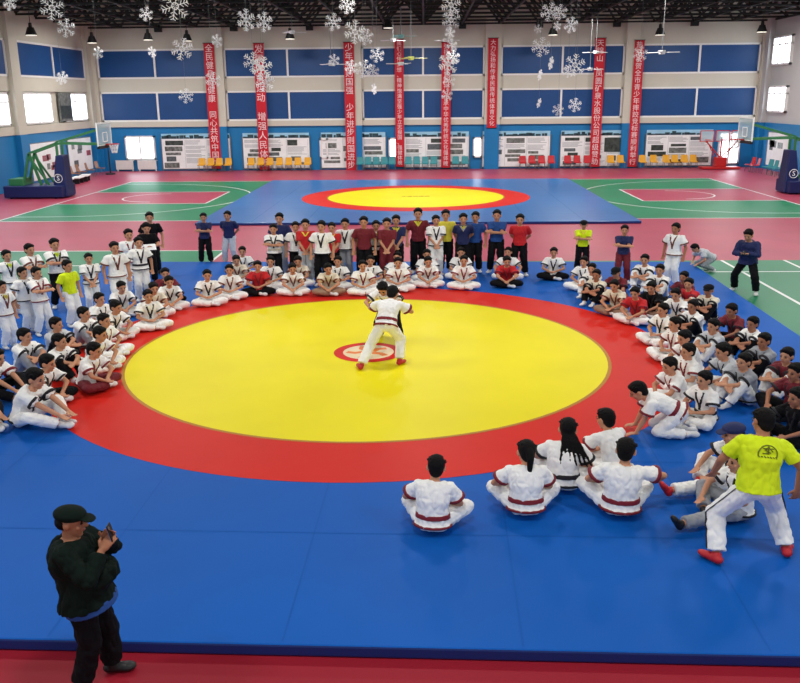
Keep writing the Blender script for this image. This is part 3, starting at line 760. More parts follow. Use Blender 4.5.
def head_geo(bm, s):
    H, W, F, U, q = s.H, s.Wh, s.Fh, s.Uh, s.hs
    add_ell(bm, H+U*.022*q-F*.008*q, W, F, U, (.076*q, .096*q, .098*q), 18, 12)
    add_ell(bm, H-U*.042*q+F*.026*q, W, F, U, (.058*q, .068*q, .078*q), 16, 10)
    add_ell(bm, H-U*.102*q+F*.058*q, W, F, U, (.03*q, .026*q, .02*q))
    add_cone(bm, H+U*.02*q+F*.088*q, .009*q, H-U*.022*q+F*.106*q, .0155*q)
    for k in (1, -1):
        add_ell(bm, H+W*.077*k*q-U*.008*q-F*.005*q, W, F, U, (.014*q, .022*q, .034*q))
        add_ell(bm, H+W*.036*k*q-U*.03*q+F*.062*q, W, F, U, (.022*q, .02*q, .022*q))
    add_cone(bm, s.N-s.U2*.05, .062, H-U*.07*q-F*.012, .054)
def head_features(s):
    H, W, F, U, q = s.H, s.Wh, s.Fh, s.Uh, s.hs
    e = bmesh.new()
    for k in (1, -1):
        add_ell(e, H+W*.031*k*q+F*.083*q+U*.004*q, W, F, U, (.014*q, .008*q, .0065*q), 10, 6)
        add_ell(e, H+W*.032*k*q+F*.087*q+U*.026*q, W, F, U, (.02*q, .007*q, .004*q), 10, 6)
    l = bmesh.new(); add_ell(l, H+F*.089*q-U*.062*q, W, F, U, (.024*q, .009*q, .0065*q), 10, 6)
    return e, l
def body_mesh(s, vox, curl=.5):
    bm = bmesh.new()
    add_loft(bm, torso_rings(s, -.012, (-.16, 0, .35, .7, 1.0, 1.45, 1.7, 1.85, 1.95, 2.0)))
    add_ell(bm, s.P-s.U1*.03, s.W1, s.F1, s.U1, (.15, .112, .1))
    for k in (0, 1):
        add_cone(bm, s.N-s.U2*.085+s.W2*(.07*(1-2*k)), .045, s.sh[k], .05)
        add_cone(bm, s.sh[k], .05, s.el[k], .042); add_cone(bm, s.el[k], .042, s.wr[k], .029)
        hand(bm, s, k, curl)
        add_cone(bm, s.hip[k], .088, s.kn[k], .056); add_cone(bm, s.kn[k], .056, s.kn[k]+(s.an[k]-s.kn[k])*.35, .058); add_cone(bm, s.kn[k]+(s.an[k]-s.kn[k])*.35, .058, s.an[k], .037)
        foot_geo(bm, s, k, 0)
    head_geo(bm, s)
    me = finish(bm, 'body', vox, 2, .4)
    e, l = head_features(s); append_mesh(me, e, 1); append_mesh(me, l, 2)
    return me
def foot_geo(bm, s, k, g):
    an, t = s.an[k], s.toe[k]
    up = (s.kn[k]-an).normalized(); up = (up-t*up.dot(t)); up = up.normalized() if up.length > .05 else t.orthogonal().normalized()
    sd = t.cross(up)
    add_cone(bm, an-t*.035-up*.035, .036+g, an+t*.08-up*.04, .034+g); add_ell(bm, an+t*.11-up*.046, sd, t, up, (.046+g, .066+g, .028+g)); add_cone(bm, an, .038+g, an-up*.03, .04+g)
def shoe_mesh(s, k, vox):
    bm = bmesh.new(); foot_geo(bm, s, k, .009); return finish(bm, 'shoe', vox, 1)
def hair_mesh(s, vox, style):
    H, W, F, U, q = s.H, s.Wh, s.Fh, s.Uh, s.hs; bm = bmesh.new()
    add_ell(bm, H+U*.033*q-F*.021*q, W, F, U, (.083*q, .103*q, .106*q), 18, 12)
    add_ell(bm, H-U*.02*q-F*.05*q, W, F, U, (.07*q, .056*q, .08*q), 14, 9)
    add_ell(bm, H+U*.096*q+F*.036*q, W, F, U, (.056*q, .044*q, .03*q), 14, 8)
    rnd = random.Random(3)
    for i in range(70):
        t, ph = rnd.uniform(.05, 1.25), rnd.uniform(0, 2*PI)
        d = (W*math.sin(t)*math.cos(ph)+F*math.sin(t)*math.sin(ph)*1.1+U*math.cos(t)); p = H+U*.03*q-F*.012*q+d*.08*q
        if (p-H).dot(F) > .05*q and (p-H).dot(U) < .085*q: continue
        add_cone(bm, p, .016*q, p+(d+F*rnd.uniform(-.4, .7)+W*rnd.uniform(-.5, .5)).normalized()*.024*q, .006*q, n=6)
    if style == 'pony':
        a = H+U*.02*q-F*.1*q; add_ell(bm, a, W, F, U, (.05, .05, .05)); p = a
        for i in range(5):
            b = p-F*(.02 if i < 2 else -.012)-U*.05; add_cone(bm, p, .05-.004*i, b, .048-.005*i); p = b
    if style == 'long':
        for j in range(7):
            p = H-F*.07*q+W*((j-3)*.02)-U*.02
            for i in range(7):
                b = p-s.U2*.06-F*(.028 if i < 2 else -.004)+W*((j-3)*.006+.014*(i % 2-.5)-.02); add_cone(bm, p, .018, b, .017-.001*i, n=6); p = b
    return finish(bm, 'hair', vox, 2)
def cap_mesh(s, vox):
    H, W, F, U, q = s.H, s.Wh, s.Fh, s.Uh, s.hs; bm = bmesh.new()
    add_ell(bm, H+U*.062*q-F*.008*q, W, F, U, (.094*q, .112*q, .062*q), 18, 10)
    add_loft(bm, [(H+U*.035*q-F*.005, W, F, .09*q, .104*q), (H+U*.07*q-F*.005, W, F, .094*q, .11*q)])
    add_ell(bm, H+U*.04*q+F*.11*q, W, (F-U*.25).normalized(), (U+F*.25).normalized(), (.068*q, .062*q, .011*q), 14, 8)
    return finish(bm, 'cap', vox, 2)
def sleeves(bm, s, frac, g, flare=.066):
    for k in (0, 1):
        a, b = s.sh[k], s.el[k]
        add_cone(bm, s.N-s.U2*.085+s.W2*(.06*(1-2*k)), .055+g, a, .056+g)
        add_cone(bm, a, .057+g, a+(b-a)*min(.5, frac), .058+g)
        if frac <= 1: add_cone(bm, a+(b-a)*.15, .06+g, a+(b-a)*frac, flare+g, flat=True)
        else:
            c = s.wr[k]; add_cone(bm, a, .062+g, b, .05+g); add_cone(bm, b, .05+g, c-(c-b).normalized()*.02, .04+g, flat=True)
def top_mesh(s, vox, kind):
    g = dict(gi=.03, polo=.018, coat=.03)[kind]; bm = bmesh.new()
    r = torso_rings(s, g, (.0, .35, .7, 1.0, 1.45, 1.7, 1.85, 1.96))
    hem = torso_rings(s, g+(.035 if kind != 'polo' else .012), (-.16,))[0]
    hem = (hem[0]-s.U1*(.05 if kind == 'coat' else .0),)+hem[1:]
    add_loft(bm, [hem]+r)
    if kind == 'gi':
        # loose cap sleeves standing off the shoulders
        sleeves(bm, s, .62, .022, .082)
    elif kind == 'polo': sleeves(bm, s, .68, .012)
    else: sleeves(bm, s, 2, .022)
    return finish(bm, 'jacket' if kind != 'polo' else 'shirt', vox, 3, .5, .014 if kind != 'polo' else .011)
def trousers_mesh(s, vox, loose=.028):
    bm = bmesh.new()
    add_loft(bm, torso_rings(s, .006, (-.16, 0, .3)))
    add_ell(bm, s.P-s.U1*.04, s.W1, s.F1, s.U1, (.158, .122, .1))
    for k in (0, 1):
        a, b, c = s.hip[k], s.kn[k], s.an[k]
        add_cone(bm, a, .092+loose*.5, b, .062+loose); add_cone(bm, b, .062+loose, b+(c-b)*.5, .06+loose)
        add_cone(bm, b+(c-b)*.3, .062+loose, c-(c-b)*.1, .052+loose*1.1, flat=True)
    return finish(bm, 'trousers', vox, 3, .5, .012)
def belt_mesh(s, vox):
    bm = bmesh.new(); add_loft(bm, torso_rings(s, .041, (.2, .42))); return finish(bm, 'belt', vox, 1)
def tubes(s, me, kind):
    """edging: neckline lapels, cuffs and hem laid on the jacket surface"""
    bm = bmesh.new(); bv = BVHTree.FromPolygons([v.co.copy() for v in me.vertices], [tuple(p.vertices) for p in me.polygons])
    def strip(pts, sideways, wd=.02):
        prev = None
        for p, n in pts:
            p = p+n*.004; t = sideways
            q = [bm.verts.new(p+t*wd), bm.verts.new(p-t*wd), bm.verts.new(p-t*wd-n*.012), bm.verts.new(p+t*wd-n*.012)]
            if prev:
                for i in range(4): bm.faces.new((prev[i], prev[(i+1) % 4], q[(i+1) % 4], q[i]))
            prev = q
    for k in (1, -1):
        pts = []
        for i in range(9):
            f = i/8; t = 1.93-f*(1.45 if kind == 'gi' else .5)
            c = s.P+s.U1*.27*t if t <= 1 else s.C+s.U2*.245*(t-1)
            W, F = (s.W1, s.F1) if t <= 1 else (s.W2, s.F2)
            w_ = k*.078*(1-f) if kind != 'gi' else k*(.078-.085*f if k > 0 else .078-.085*f)
            hit = bv.ray_cast(c+W*w_+F*.19, -F)
            if hit[0] is not None: pts.append((hit[0], F))
        if len(pts) > 1: strip(pts, s.W2)
    back = []
    for i in range(13):
        a = PI*(.02+.96*i/12); d = s.W2*math.cos(a)-s.F2*math.sin(a)
        back.append((s.N-s.U2*.03+d*.085, s.U2))
    strip(back, s.F2.lerp(s.W2, .0), .016)
    res = []
    def done(m_, nm):
        bmesh.ops.recalc_face_normals(m_, faces=m_.faces[:]); out = bpy.data.meshes.new(nm); m_.to_mesh(out); m_.free()
        out.polygons.foreach_set('use_smooth', [True]*len(out.polygons)); res.append((nm, out))
    done(bm, 'neck_edging' if kind == 'gi' else 'collar')
    if kind == 'gi':
        for k in (0, 1):
            a, b = s.sh[k], s.el[k]; c = a+(b-a)*.62; d = (b-a).normalized(); q = bmesh.new()
            add_cone(q, c-d*.03, .106, c+d*.004, .113, flat=True, n=18); done(q, 'cuff')
        q = bmesh.new(); h = torso_rings(s, .03+.037, (-.16,))[0]; add_loft(q, [(h[0]-s.U1*.004, h[1], h[2], h[3], h[4]), (h[0]+s.U1*.022, h[1], h[2], h[3]-.003, h[4]-.003)], 24); done(q, 'hem_band')
    return res
def inner_mesh(s, me):
    """the shirt front seen in the open neck"""
    bm = bmesh.new(); bv = BVHTree.FromPolygons([v.co.copy() for v in me.vertices], [tuple(p.vertices) for p in me.polygons]); rows = []
    for i in range(6):
        f = i/5; t = 1.93-f*.62; c = s.C+s.U2*.245*(t-1); row = []
        for j in range(5):
            hit = bv.ray_cast(c+s.W2*((j-2)/2*.066*(1-f))+s.F2*.19, -s.F2); row.append(bm.verts.new((hit[0] if hit[0] is not None else c+s.F2*.1)+s.F2*.003))
        rows.append(row)
    for i in range(5):
        for j in range(4): bm.faces.new((rows[i][j], rows[i][j+1], rows[i+1][j+1], rows[i+1][j]))
    r = bmesh.ops.solidify(bm, geom=bm.faces[:], thickness=.004); bmesh.ops.recalc_face_normals(bm, faces=bm.faces[:])
    out = bpy.data.meshes.new('undershirt_front'); bm.to_mesh(out); bm.free(); return out

DN = ((0,-1,-.05), (0,-1,-.05)); FWDP = ((0,-1,0), (0,-1,0)); BACK = ((.5,.6,0), (-.5,.6,0)); OUT = ((1,-.2,.25), (-1,-.2,.25))
ST = ((.11,0,.08), (-.11,0,.08))
XT = ((.35,-1,0), (-.35,-1,0))
def std(**k):
    d = dict(feet=ST, leg_pole=FWDP, toes=((.3,-1,0), (-.3,-1,0)), arm_pole=BACK, head=(4, 0)); d.update(k); return pose(**d)
SIT = dict(P=(0,0,.125), feet=((-.06,-.33,.07), (.06,-.42,.07)), leg_pole=((1,-.25,.12), (-1,-.25,.12)), toes=((-1,-.35,-.1), (1,-.35,-.1)))
POSES = {
 'stand_clasp': lambda: std(hands=((.03,-.2,.92), (-.03,-.21,.93)), hand_dir=((-.6,-.3,-.7), (.6,-.3,-.7))),
 'stand_cross': lambda: std(hands=((-.12,-.2,1.19), (.12,-.24,1.17)), arm_pole=((.9,-.1,-.5), (-.9,-.1,-.5)), hand_dir=((-1,.1,.15), (1,.15,.15)), a1=-2, feet=((.15,0,.08), (-.15,0,.08))),
 'stand_sides': lambda: std(hands=((.27,-.02,.86), (-.27,-.02,.86))),
 'stand_back': lambda: std(hands=((.08,.17,.95), (-.08,.18,.93)), arm_pole=((1,.4,0), (-1,.4,0)), a1=4, a2=6, feet=((.16,0,.08), (-.16,0,.08))),
 'stand_hold': lambda: std(hands=((.1,-.3,1.12), (-.1,-.3,1.12)), arm_pole=((.7,.3,-.6), (-.7,.3,-.6)), head=(16, 0)),
 'stand_phone': lambda: std(P=(0,0,.88), hands=((.06,-.3,1.08), (-.05,-.28,1.06)), arm_pole=((.7,.2,-.6), (-.7,.2,-.6)), head=(24, 0), a1=6, a2=14, feet=((.28,-.1,.08), (-.28,.1,.08)), leg_pole=((.5,-1,0), (-.5,-1,0)), fat=1.12, belly=.04),
 'sit_cross': lambda: pose(hands=((.07,-.27,.24), (-.07,-.28,.22)), arm_pole=((.9,.2,-.1), (-.9,.2,-.1)), a1=4, a2=14, head=(6, 0), hand_dir=((-.7,-.6,-.1), (.7,-.6,-.1)), **SIT),
 'sit_fwd': lambda: pose(hands=((.05,-.4,.2), (-.04,-.41,.19)), arm_pole=((.8,.1,.3), (-.8,.1,.3)), a1=14, a2=30, head=(14, 8), hand_dir=((-.5,-.7,-.3), (.5,-.7,-.3)), **SIT),
 'sit_up': lambda: pose(hands=((.3,-.3,.22), (-.3,-.3,.22)), arm_pole=((.6,.6,.1), (-.6,.6,.1)), a1=-4, a2=6, head=(0, -12), **SIT),
 'sit_knees': lambda: pose(P=(0,0,.12), a1=6, a2=20, head=(4, 10), hands=((-.05,-.44,.36), (.06,-.45,.33)), arm_pole=((1,0,.1), (-1,0,.1)), hand_dir=((-1,-.1,-.1), (1,-.1,-.1)), feet=((.12,-.46,.08), (-.12,-.46,.08)), leg_pole=((.25,-.3,1), (-.25,-.3,1)), toes=((.1,-1,0), (-.1,-1,0))),
 'sit_long': lambda: pose(P=(0,0,.12), a1=-2, a2=16, head=(6, 0), hands=((.2,-.36,.27), (-.16,-.4,.25)), arm_pole=((1,.2,0), (-1,.2,0)), feet=((.16,-.86,.09), (-.1,-.4,.08)), leg_pole=((.1,0,1), (-1,-.2,.4)), toes=((.1,-.5,.9), (.8,-.6,0))),
 'sit_reach': lambda: pose(P=(0,0,.12), a1=16, a2=36, head=(14, 0), hands=((.1,-.62,.22), (-.08,-.64,.2)), arm_pole=((1,.2,.4), (-1,.2,.4)), feet=((.09,-.58,.08), (-.09,-.62,.08)), leg_pole=((.7,-.1,.5), (-.7,-.1,.5)), toes=((.0,-1,.15), (.0,-1,.15))),
 'kneel_lean': lambda: pose(P=(0,0,.42), a1=62, a2=76, head=(34, 0), hands=((.2,-.6,.06), (-.2,-.56,.06)), arm_pole=((.5,.8,.2), (-.5,.8,.2)), hand_dir=((0,-1,-.12), (0,-1,-.12)), palm=((0,0,-1), (0,0,-1)), feet=((.13,.13,.08), (-.13,.13,.08)), leg_pole=((.2,-1,-.4), (-.2,-1,-.4)), toes=((0,1,-.1), (0,1,-.1))),
 'crouch': lambda: pose(P=(0,0,.5), a1=52, a2=70, head=(40, 0), hands=((.18,-.5,.32), (-.18,-.5,.32)), arm_pole=((.8,.4,0), (-.8,.4,0)), feet=((.14,.05,.08), (-.14,.05,.08)), leg_pole=((.2,-1,.3), (-.2,-1,.3)), toes=((.2,-1,0), (-.2,-1,0))),
 'sit_back': lambda: pose(P=(0,0,.125), a1=6, a2=24, head=(20, 14), hands=((.2,-.34,.24), (-.1,-.34,.22)), arm_pole=((1,.5,-.1), (-1,.5,-.1)), feet=((-.04,-.36,.07), (.04,-.44,.07)), leg_pole=((.8,-.75,.3), (-.8,-.75,.3)), toes=((-1,-.35,-.1), (1,-.35,-.1)), fat=1.1),
 'sit_back_arm': lambda: pose(P=(0,0,.125), a1=2, a2=12, side=-4, head=(16, -12), hands=((.22,-.32,.26), (-.42,-.34,.3)), arm_pole=((1,.5,-.1), (-.7,.4,.4)), feet=((-.0,-.36,.07), (.1,-.44,.07)), leg_pole=((.9,-.55,.4), (-.8,-.75,.3)), toes=((-1,-.35,-.1), (1,-.35,-.1)), fat=1.1),
 'grapple': lambda: pose(P=(0,.1,.8), a1=38, a2=58, head=(44, 0), hands=((.2,-.6,.98), (-.22,-.58,.9)), arm_pole=((.8,.2,-.3), (-.8,.2,-.3)), feet=((.26,-.1,.08), (-.24,.22,.08)), leg_pole=((.2,-1,0), (-.2,-1,0)), toes=((.2,-1,0), (-.5,-.8,0))),
 'grapple_lunge': lambda: pose(P=(0,.05,.8), a1=34, a2=56, head=(44, 0), hands=((.22,-.58,.96), (-.2,-.6,.9)), arm_pole=((.8,.2,-.3), (-.8,.2,-.3)), feet=((.34,.42,.08), (-.22,.02,.08)), leg_pole=((.3,-1,0), (-.2,-1,0)), toes=((.4,-.8,0), (-.3,-1,0))),
 'coach': lambda: pose(P=(0,0,.8), a1=10, a2=22, side=-9, head=(22, 14), hands=((.26,-.34,.8), (-.40,-.06,.73)), arm_pole=((.8,.5,0), (-.8,.6,0)), feet=((.34,.06,.08), (-.34,-.02,.08)), leg_pole=((.4,-1,0), (-.4,-1,0)), toes=((.5,-.9,0), (-.5,-1,0)), hs=1.04, fat=1.14),
 'photographer': lambda: pose(P=(0,-.02,.945), a1=-11, a2=2, head=(6, 0), hands=((.05,-.21,1.4), (-.07,-.22,1.36)), arm_pole=((.8,.2,-.7), (-.8,.3,-.7)), hand_dir=((-.25,-.5,.85), (.35,-.5,.75)), palm=((-.9,-.2,-.1), (.9,-.2,-.1)), feet=((.16,-.12,.08), (-.1,.04,.08)), leg_pole=FWDP, toes=((.2,-1,0), (-.25,-1,0)), belly=.15, fat=1.25, hs=1.1, shrug=.02),
}
CACHE = {}
def get(key, fn):
    if key not in CACHE: CACHE[key] = fn()
    return CACHE[key]
def getpose(p): return get(('pose', p), POSES[p])
def put(name, me, root, mats, sc):
    o = link(name, me, root)
    if not len(me.materials):
        for _ in mats: me.materials.append(None)
    for i, m in enumerate(mats):
        o.material_slots[i].link = 'OBJECT'; o.material_slots[i].material = m
    o.scale = sc
    return o
NP = [0]
def person(hx, hy, h, pz, rot, top, topc, botc, trim, label, belt=None, inner=None, hair='short', shoe='shoe_white', skin='skin', group=None, wide=1.13, vox=.0125, base=None, xy=None):
    """hx,hy: pixel of the top of the head; h: height of the head top above the ground it rests on"""
    s = getpose(pz); NP[0] += 1
    topz = (s.H+s.Uh*.135*s.hs); sc = h/max(topz.z, s.H.z+.12)
    S3 = (sc*wide, sc*wide, sc)
    zb = 0.0
    for _ in range(2):
        g = at_z(hx, hy, zb+h); r = R(rot)
        ox, oy = topz.x*S3[0], topz.y*S3[1]
        x = g.x-(ox*math.cos(r)-oy*math.sin(r)); y = g.y-(ox*math.sin(r)+oy*math.cos(r))
        if xy: x, y = xy
        zb = MZ if (-9.4 < x < 7.27 and 6.45 < y < 24.45) else 0.0
    dx, dy = ADJ[NP[0]-1] if NP[0]-1 < len(ADJ) else (0, 0); x += dx; y += dy
    root = empty('person', (x, y, zb if base is None else base), r); tag(root, label, 'person', group)
    me = get((pz, 'body', vox), lambda: body_mesh(s, vox)); put('body', me, root, [M[skin], M['eye'], M['lip']], S3)
    tm = get((pz, 'top', top, vox), lambda: top_mesh(s, vox, top)); tn = 'jacket' if top != 'polo' else 'shirt'
    to = put(tn, tm, root, [M[topc]], S3)
    if trim:
        e = get((pz, 'trim', top, vox), lambda: tubes(s, tm, top)); [put(nm, em, to, [M[trim]], (1, 1, 1)) for nm, em in e]
    if inner:
        e = get((pz, 'inner', top, vox), lambda: inner_mesh(s, tm)); put('undershirt_front', e, root, [M[inner]], S3)
    put('trousers', get((pz, 'tr', vox), lambda: trousers_mesh(s, vox)), root, [M[botc]], S3)
    if belt: put('belt', get((pz, 'belt', vox), lambda: belt_mesh(s, vox)), root, [M[belt]], S3)
    for k in (0, 1): put('shoe', get((pz, 'shoe', k, vox), lambda: shoe_mesh(s, k, vox)), root, [M[shoe]], S3)
    if hair.startswith('cap'):
        put('hair', get((pz, 'hair', 'under', vox), lambda: hair_under(s, vox)), root, [M['hair']], S3)
        put('cap', get((pz, 'cap', vox), lambda: cap_mesh(s, vox)), root, [M[hair[4:] or 'black']], S3)
    else: put('hair', get((pz, 'hair', hair, vox), lambda: hair_mesh(s, vox, hair)), root, [M['hair']], S3)
    lo = 9
    for ch in root.children:
        me_ = ch.data; key = ('min', me_.name)
        lo = min(lo, get(key, lambda: min(v.co.z for v in me_.vertices))*S3[2])
    root.location.z += .0065-lo
    return root, s, S3
def hair_under(s, vox):
    H, W, F, U, q = s.H, s.Wh, s.Fh, s.Uh, s.hs; bm = bmesh.new()
    add_ell(bm, H-U*.0*q-F*.04*q, W, F, U, (.081*q, .068*q, .07*q), 14, 9); return finish(bm, 'hair', vox, 2)
# ------------------------------------------------------------------ the people
SITG = 'seated wrestlers facing the mat'; STG = 'people standing round the mat'
def gi(hx, hy, h, pz, rot, label, trim='trim_black', top='gi', bot='gi', belt=None, **k):
    return person(hx, hy, h, pz, rot, 'gi', top, bot, trim, label, belt=belt, **k)
def polo(hx, hy, h, pz, rot, top, bot, label, trim=None, **k):
    return person(hx, hy, h, pz, rot, 'polo', top, bot, trim or top, label, **k)
# --- standing row behind the mat, left to right
polo(203, 213, 1.49, 'stand_cross', 8, 'navy_cloth', 'black', 'man in navy polo standing with crossed arms, leftmost of the back row', group=STG, shoe='shoe_black')
polo(227, 211, 1.56, 'stand_back', -6, 'navy_cloth', 'gi_grey', 'man in navy blue polo and pale grey trousers, hands behind him', group=STG)
polo(279, 213, 1.66, 'stand_sides', 0, 'navy_cloth', 'grey_cloth', 'man in navy polo behind a white jacketed wrestler with crossed arms', group=STG)
gi(273, 224, 1.50, 'stand_cross', 4, 'wrestler in white jacket and black trousers, crossed arms, left end of row', trim='trim_black', bot='black', belt='gi_cream', group=STG)
gi(296, 222, 1.52, 'stand_sides', 8, 'wrestler in white jacket half hidden left of a red shirted man', bot='black', group=STG)
polo(304, 219, 1.62, 'stand_clasp', 4, 'red_cloth', 'gi_grey', 'person in red shirt and pale trousers, left of the two red shirts standing', trim='yellow_cloth', group=STG)
gi(315, 221, 1.64, 'stand_sides', -6, 'wrestler in white jacket right behind the red shirt with pale trousers', trim='trim_black', bot='black', group=STG)
polo(334, 222, 1.52, 'stand_clasp', 0, 'red_cloth', 'black', 'person in red shirt and black trousers, hands clasped, standing', trim='yellow_cloth', group=STG)
gi(345, 219, 1.58, 'stand_sides', -4, 'wrestler in white jacket and grey trousers right of the red shirt with black trousers', bot='grey_cloth', group=STG)
polo(366, 216, 1.66, 'stand_sides', 0, 'maroon', 'black', 'dark clothed person behind a wrestler in white with black belt', group=STG)
gi(374, 221, 1.52, 'stand_sides', 4, 'wrestler in white jacket with black belt and yellow neck', belt='trim_black', bot='black', inner='yellow_cloth', group=STG)
polo(384, 218, 1.62, 'stand_clasp', 0, 'maroon', 'maroon', 'person in maroon partly hidden left of a navy jacket with yellow collar', group=STG)
polo(396, 215, 1.62, 'stand_clasp', 0, 'navy_cloth', 'black', 'person in navy top with yellow collar and clasped hands, left of the maroon top', trim='yellow_cloth', inner='yellow_cloth', group=STG)
polo(418, 208, 1.74, 'stand_sides', 0, 'maroon', 'black', 'tall person in maroon top with yellow collar, middle of the back row', trim='yellow_cloth', inner='yellow_cloth', group=STG, wide=1.12)
gi(437, 215, 1.58, 'stand_clasp', 6, 'wrestler all in white with black edging, standing right of the maroon top', group=STG)
polo(448, 210, 1.68, 'stand_sides', 0, 'yellow_cloth', 'black', 'person in pale yellow shirt behind the wrestler all in white', group=STG)
polo(462, 213, 1.62, 'stand_back', 0, 'navy_cloth', 'black', 'person in dark navy shirt with pale collar, right of the yellow shirt', trim='grey_cloth', inner='yellow_cloth', group=STG)
polo(477, 212, 1.62, 'stand_sides', -10, 'royal', 'black', 'person in royal blue polo right of the dark navy shirt', group=STG)
polo(499, 210, 1.68, 'stand_cross', -8, 'royal', 'black', 'person in royal blue polo behind the man in red polo', group=STG)
polo(514, 214, 1.62, 'stand_back', -10, 'red_cloth', 'black', 'man in red polo with black trousers standing at the right end of the row', group=STG, wide=1.15)
polo(584, 220, 1.40, 'stand_cross', -10, 'lime', 'black', 'person in yellow shirt and black cap with crossed arms', hair='cap_black', shoe='shoe_black', trim='yellow_cloth', group=STG, wide=1.15)
polo(625, 225, 1.46, 'stand_cross', -14, 'navy_cloth', 'maroon', 'person in navy polo with crossed arms behind the right hand seated group', group=STG, wide=1.12)
gi(676, 223, 1.55, 'stand_sides', -42, 'adult in white jacket with dark sash and white trousers, standing at the right', trim='trim_brown', hair='short', skin='skin_b', group=STG)
gi(692, 245, .74, 'crouch', -78, 'person in grey bending down behind the adult in white', trim=None, top='gi_grey', bot='grey_cloth', group=STG, wide=1.2)
ph_r, ph_s, ph_k = person(748, 230, 1.56, 'stand_phone', -38, 'coat', 'navy_cloth', 'black', None, 'man in navy jacket looking down at his phone on the green floor at right', group=STG)
# --- standing group at the left
gi(6, 250, 1.44, 'stand_sides', 50, 'wrestler in white with yellow neck cut by the left edge', inner='lime', group=STG)
gi(34, 243, 1.52, 'stand_cross', 55, 'wrestler in white left of the one with black trousers', trim='trim_brown', group=STG)
gi(49, 239, 1.58, 'stand_cross', 40, 'wrestler in white with yellow undershirt and black trousers, crossed arms', bot='black', inner='lime', group=STG)
polo(67, 260, 1.40, 'stand_sides', 60, 'lime', 'gi', 'child in neon yellow T-shirt at the left', group=STG)
gi(22, 267, 1.36, 'stand_sides', 62, 'wrestler in white in front of the left group, dark edging, nearest the left edge', group=STG)
gi(36, 267, 1.38, 'stand_cross', 58, 'wrestler in white with red brown edging left of the neon yellow T-shirt', trim='trim_red', group=STG)
gi(90, 253, 1.34, 'stand_clasp', 30, 'small wrestler in white with black belt, standing alone right of the neon yellow T-shirt', belt='trim_black', group=STG)
gi(112, 242, 1.54, 'stand_sides', 35, 'wrestler in white with brown edging left of the pair beside the men in black', trim='trim_brown', group=STG)
gi(128, 229, 1.58, 'stand_sides', 30, 'wrestler in white behind two others, below the man in black', trim='trim_red', group=STG)
gi(138, 237, 1.50, 'stand_sides', 30, 'wrestler in white with black belt in front of the men in black', belt='trim_black', group=STG)
pa_r, pa_s, pa_k = polo(146, 223, 1.56, 'stand_hold', 25, 'black', 'black', 'man in black holding a white sheet of paper', group=STG, wide=1.12, shoe='shoe_black')
polo(149, 212, 1.66, 'stand_sides', 15, 'black', 'black', 'taller man in black behind the man with the paper', group=STG, shoe='shoe_black')
gi(1, 281, 1.3, 'stand_sides', 62, 'wrestler with yellow neck at the very left edge, lower one', inner='yellow_cloth', trim='trim_brown', group=STG)
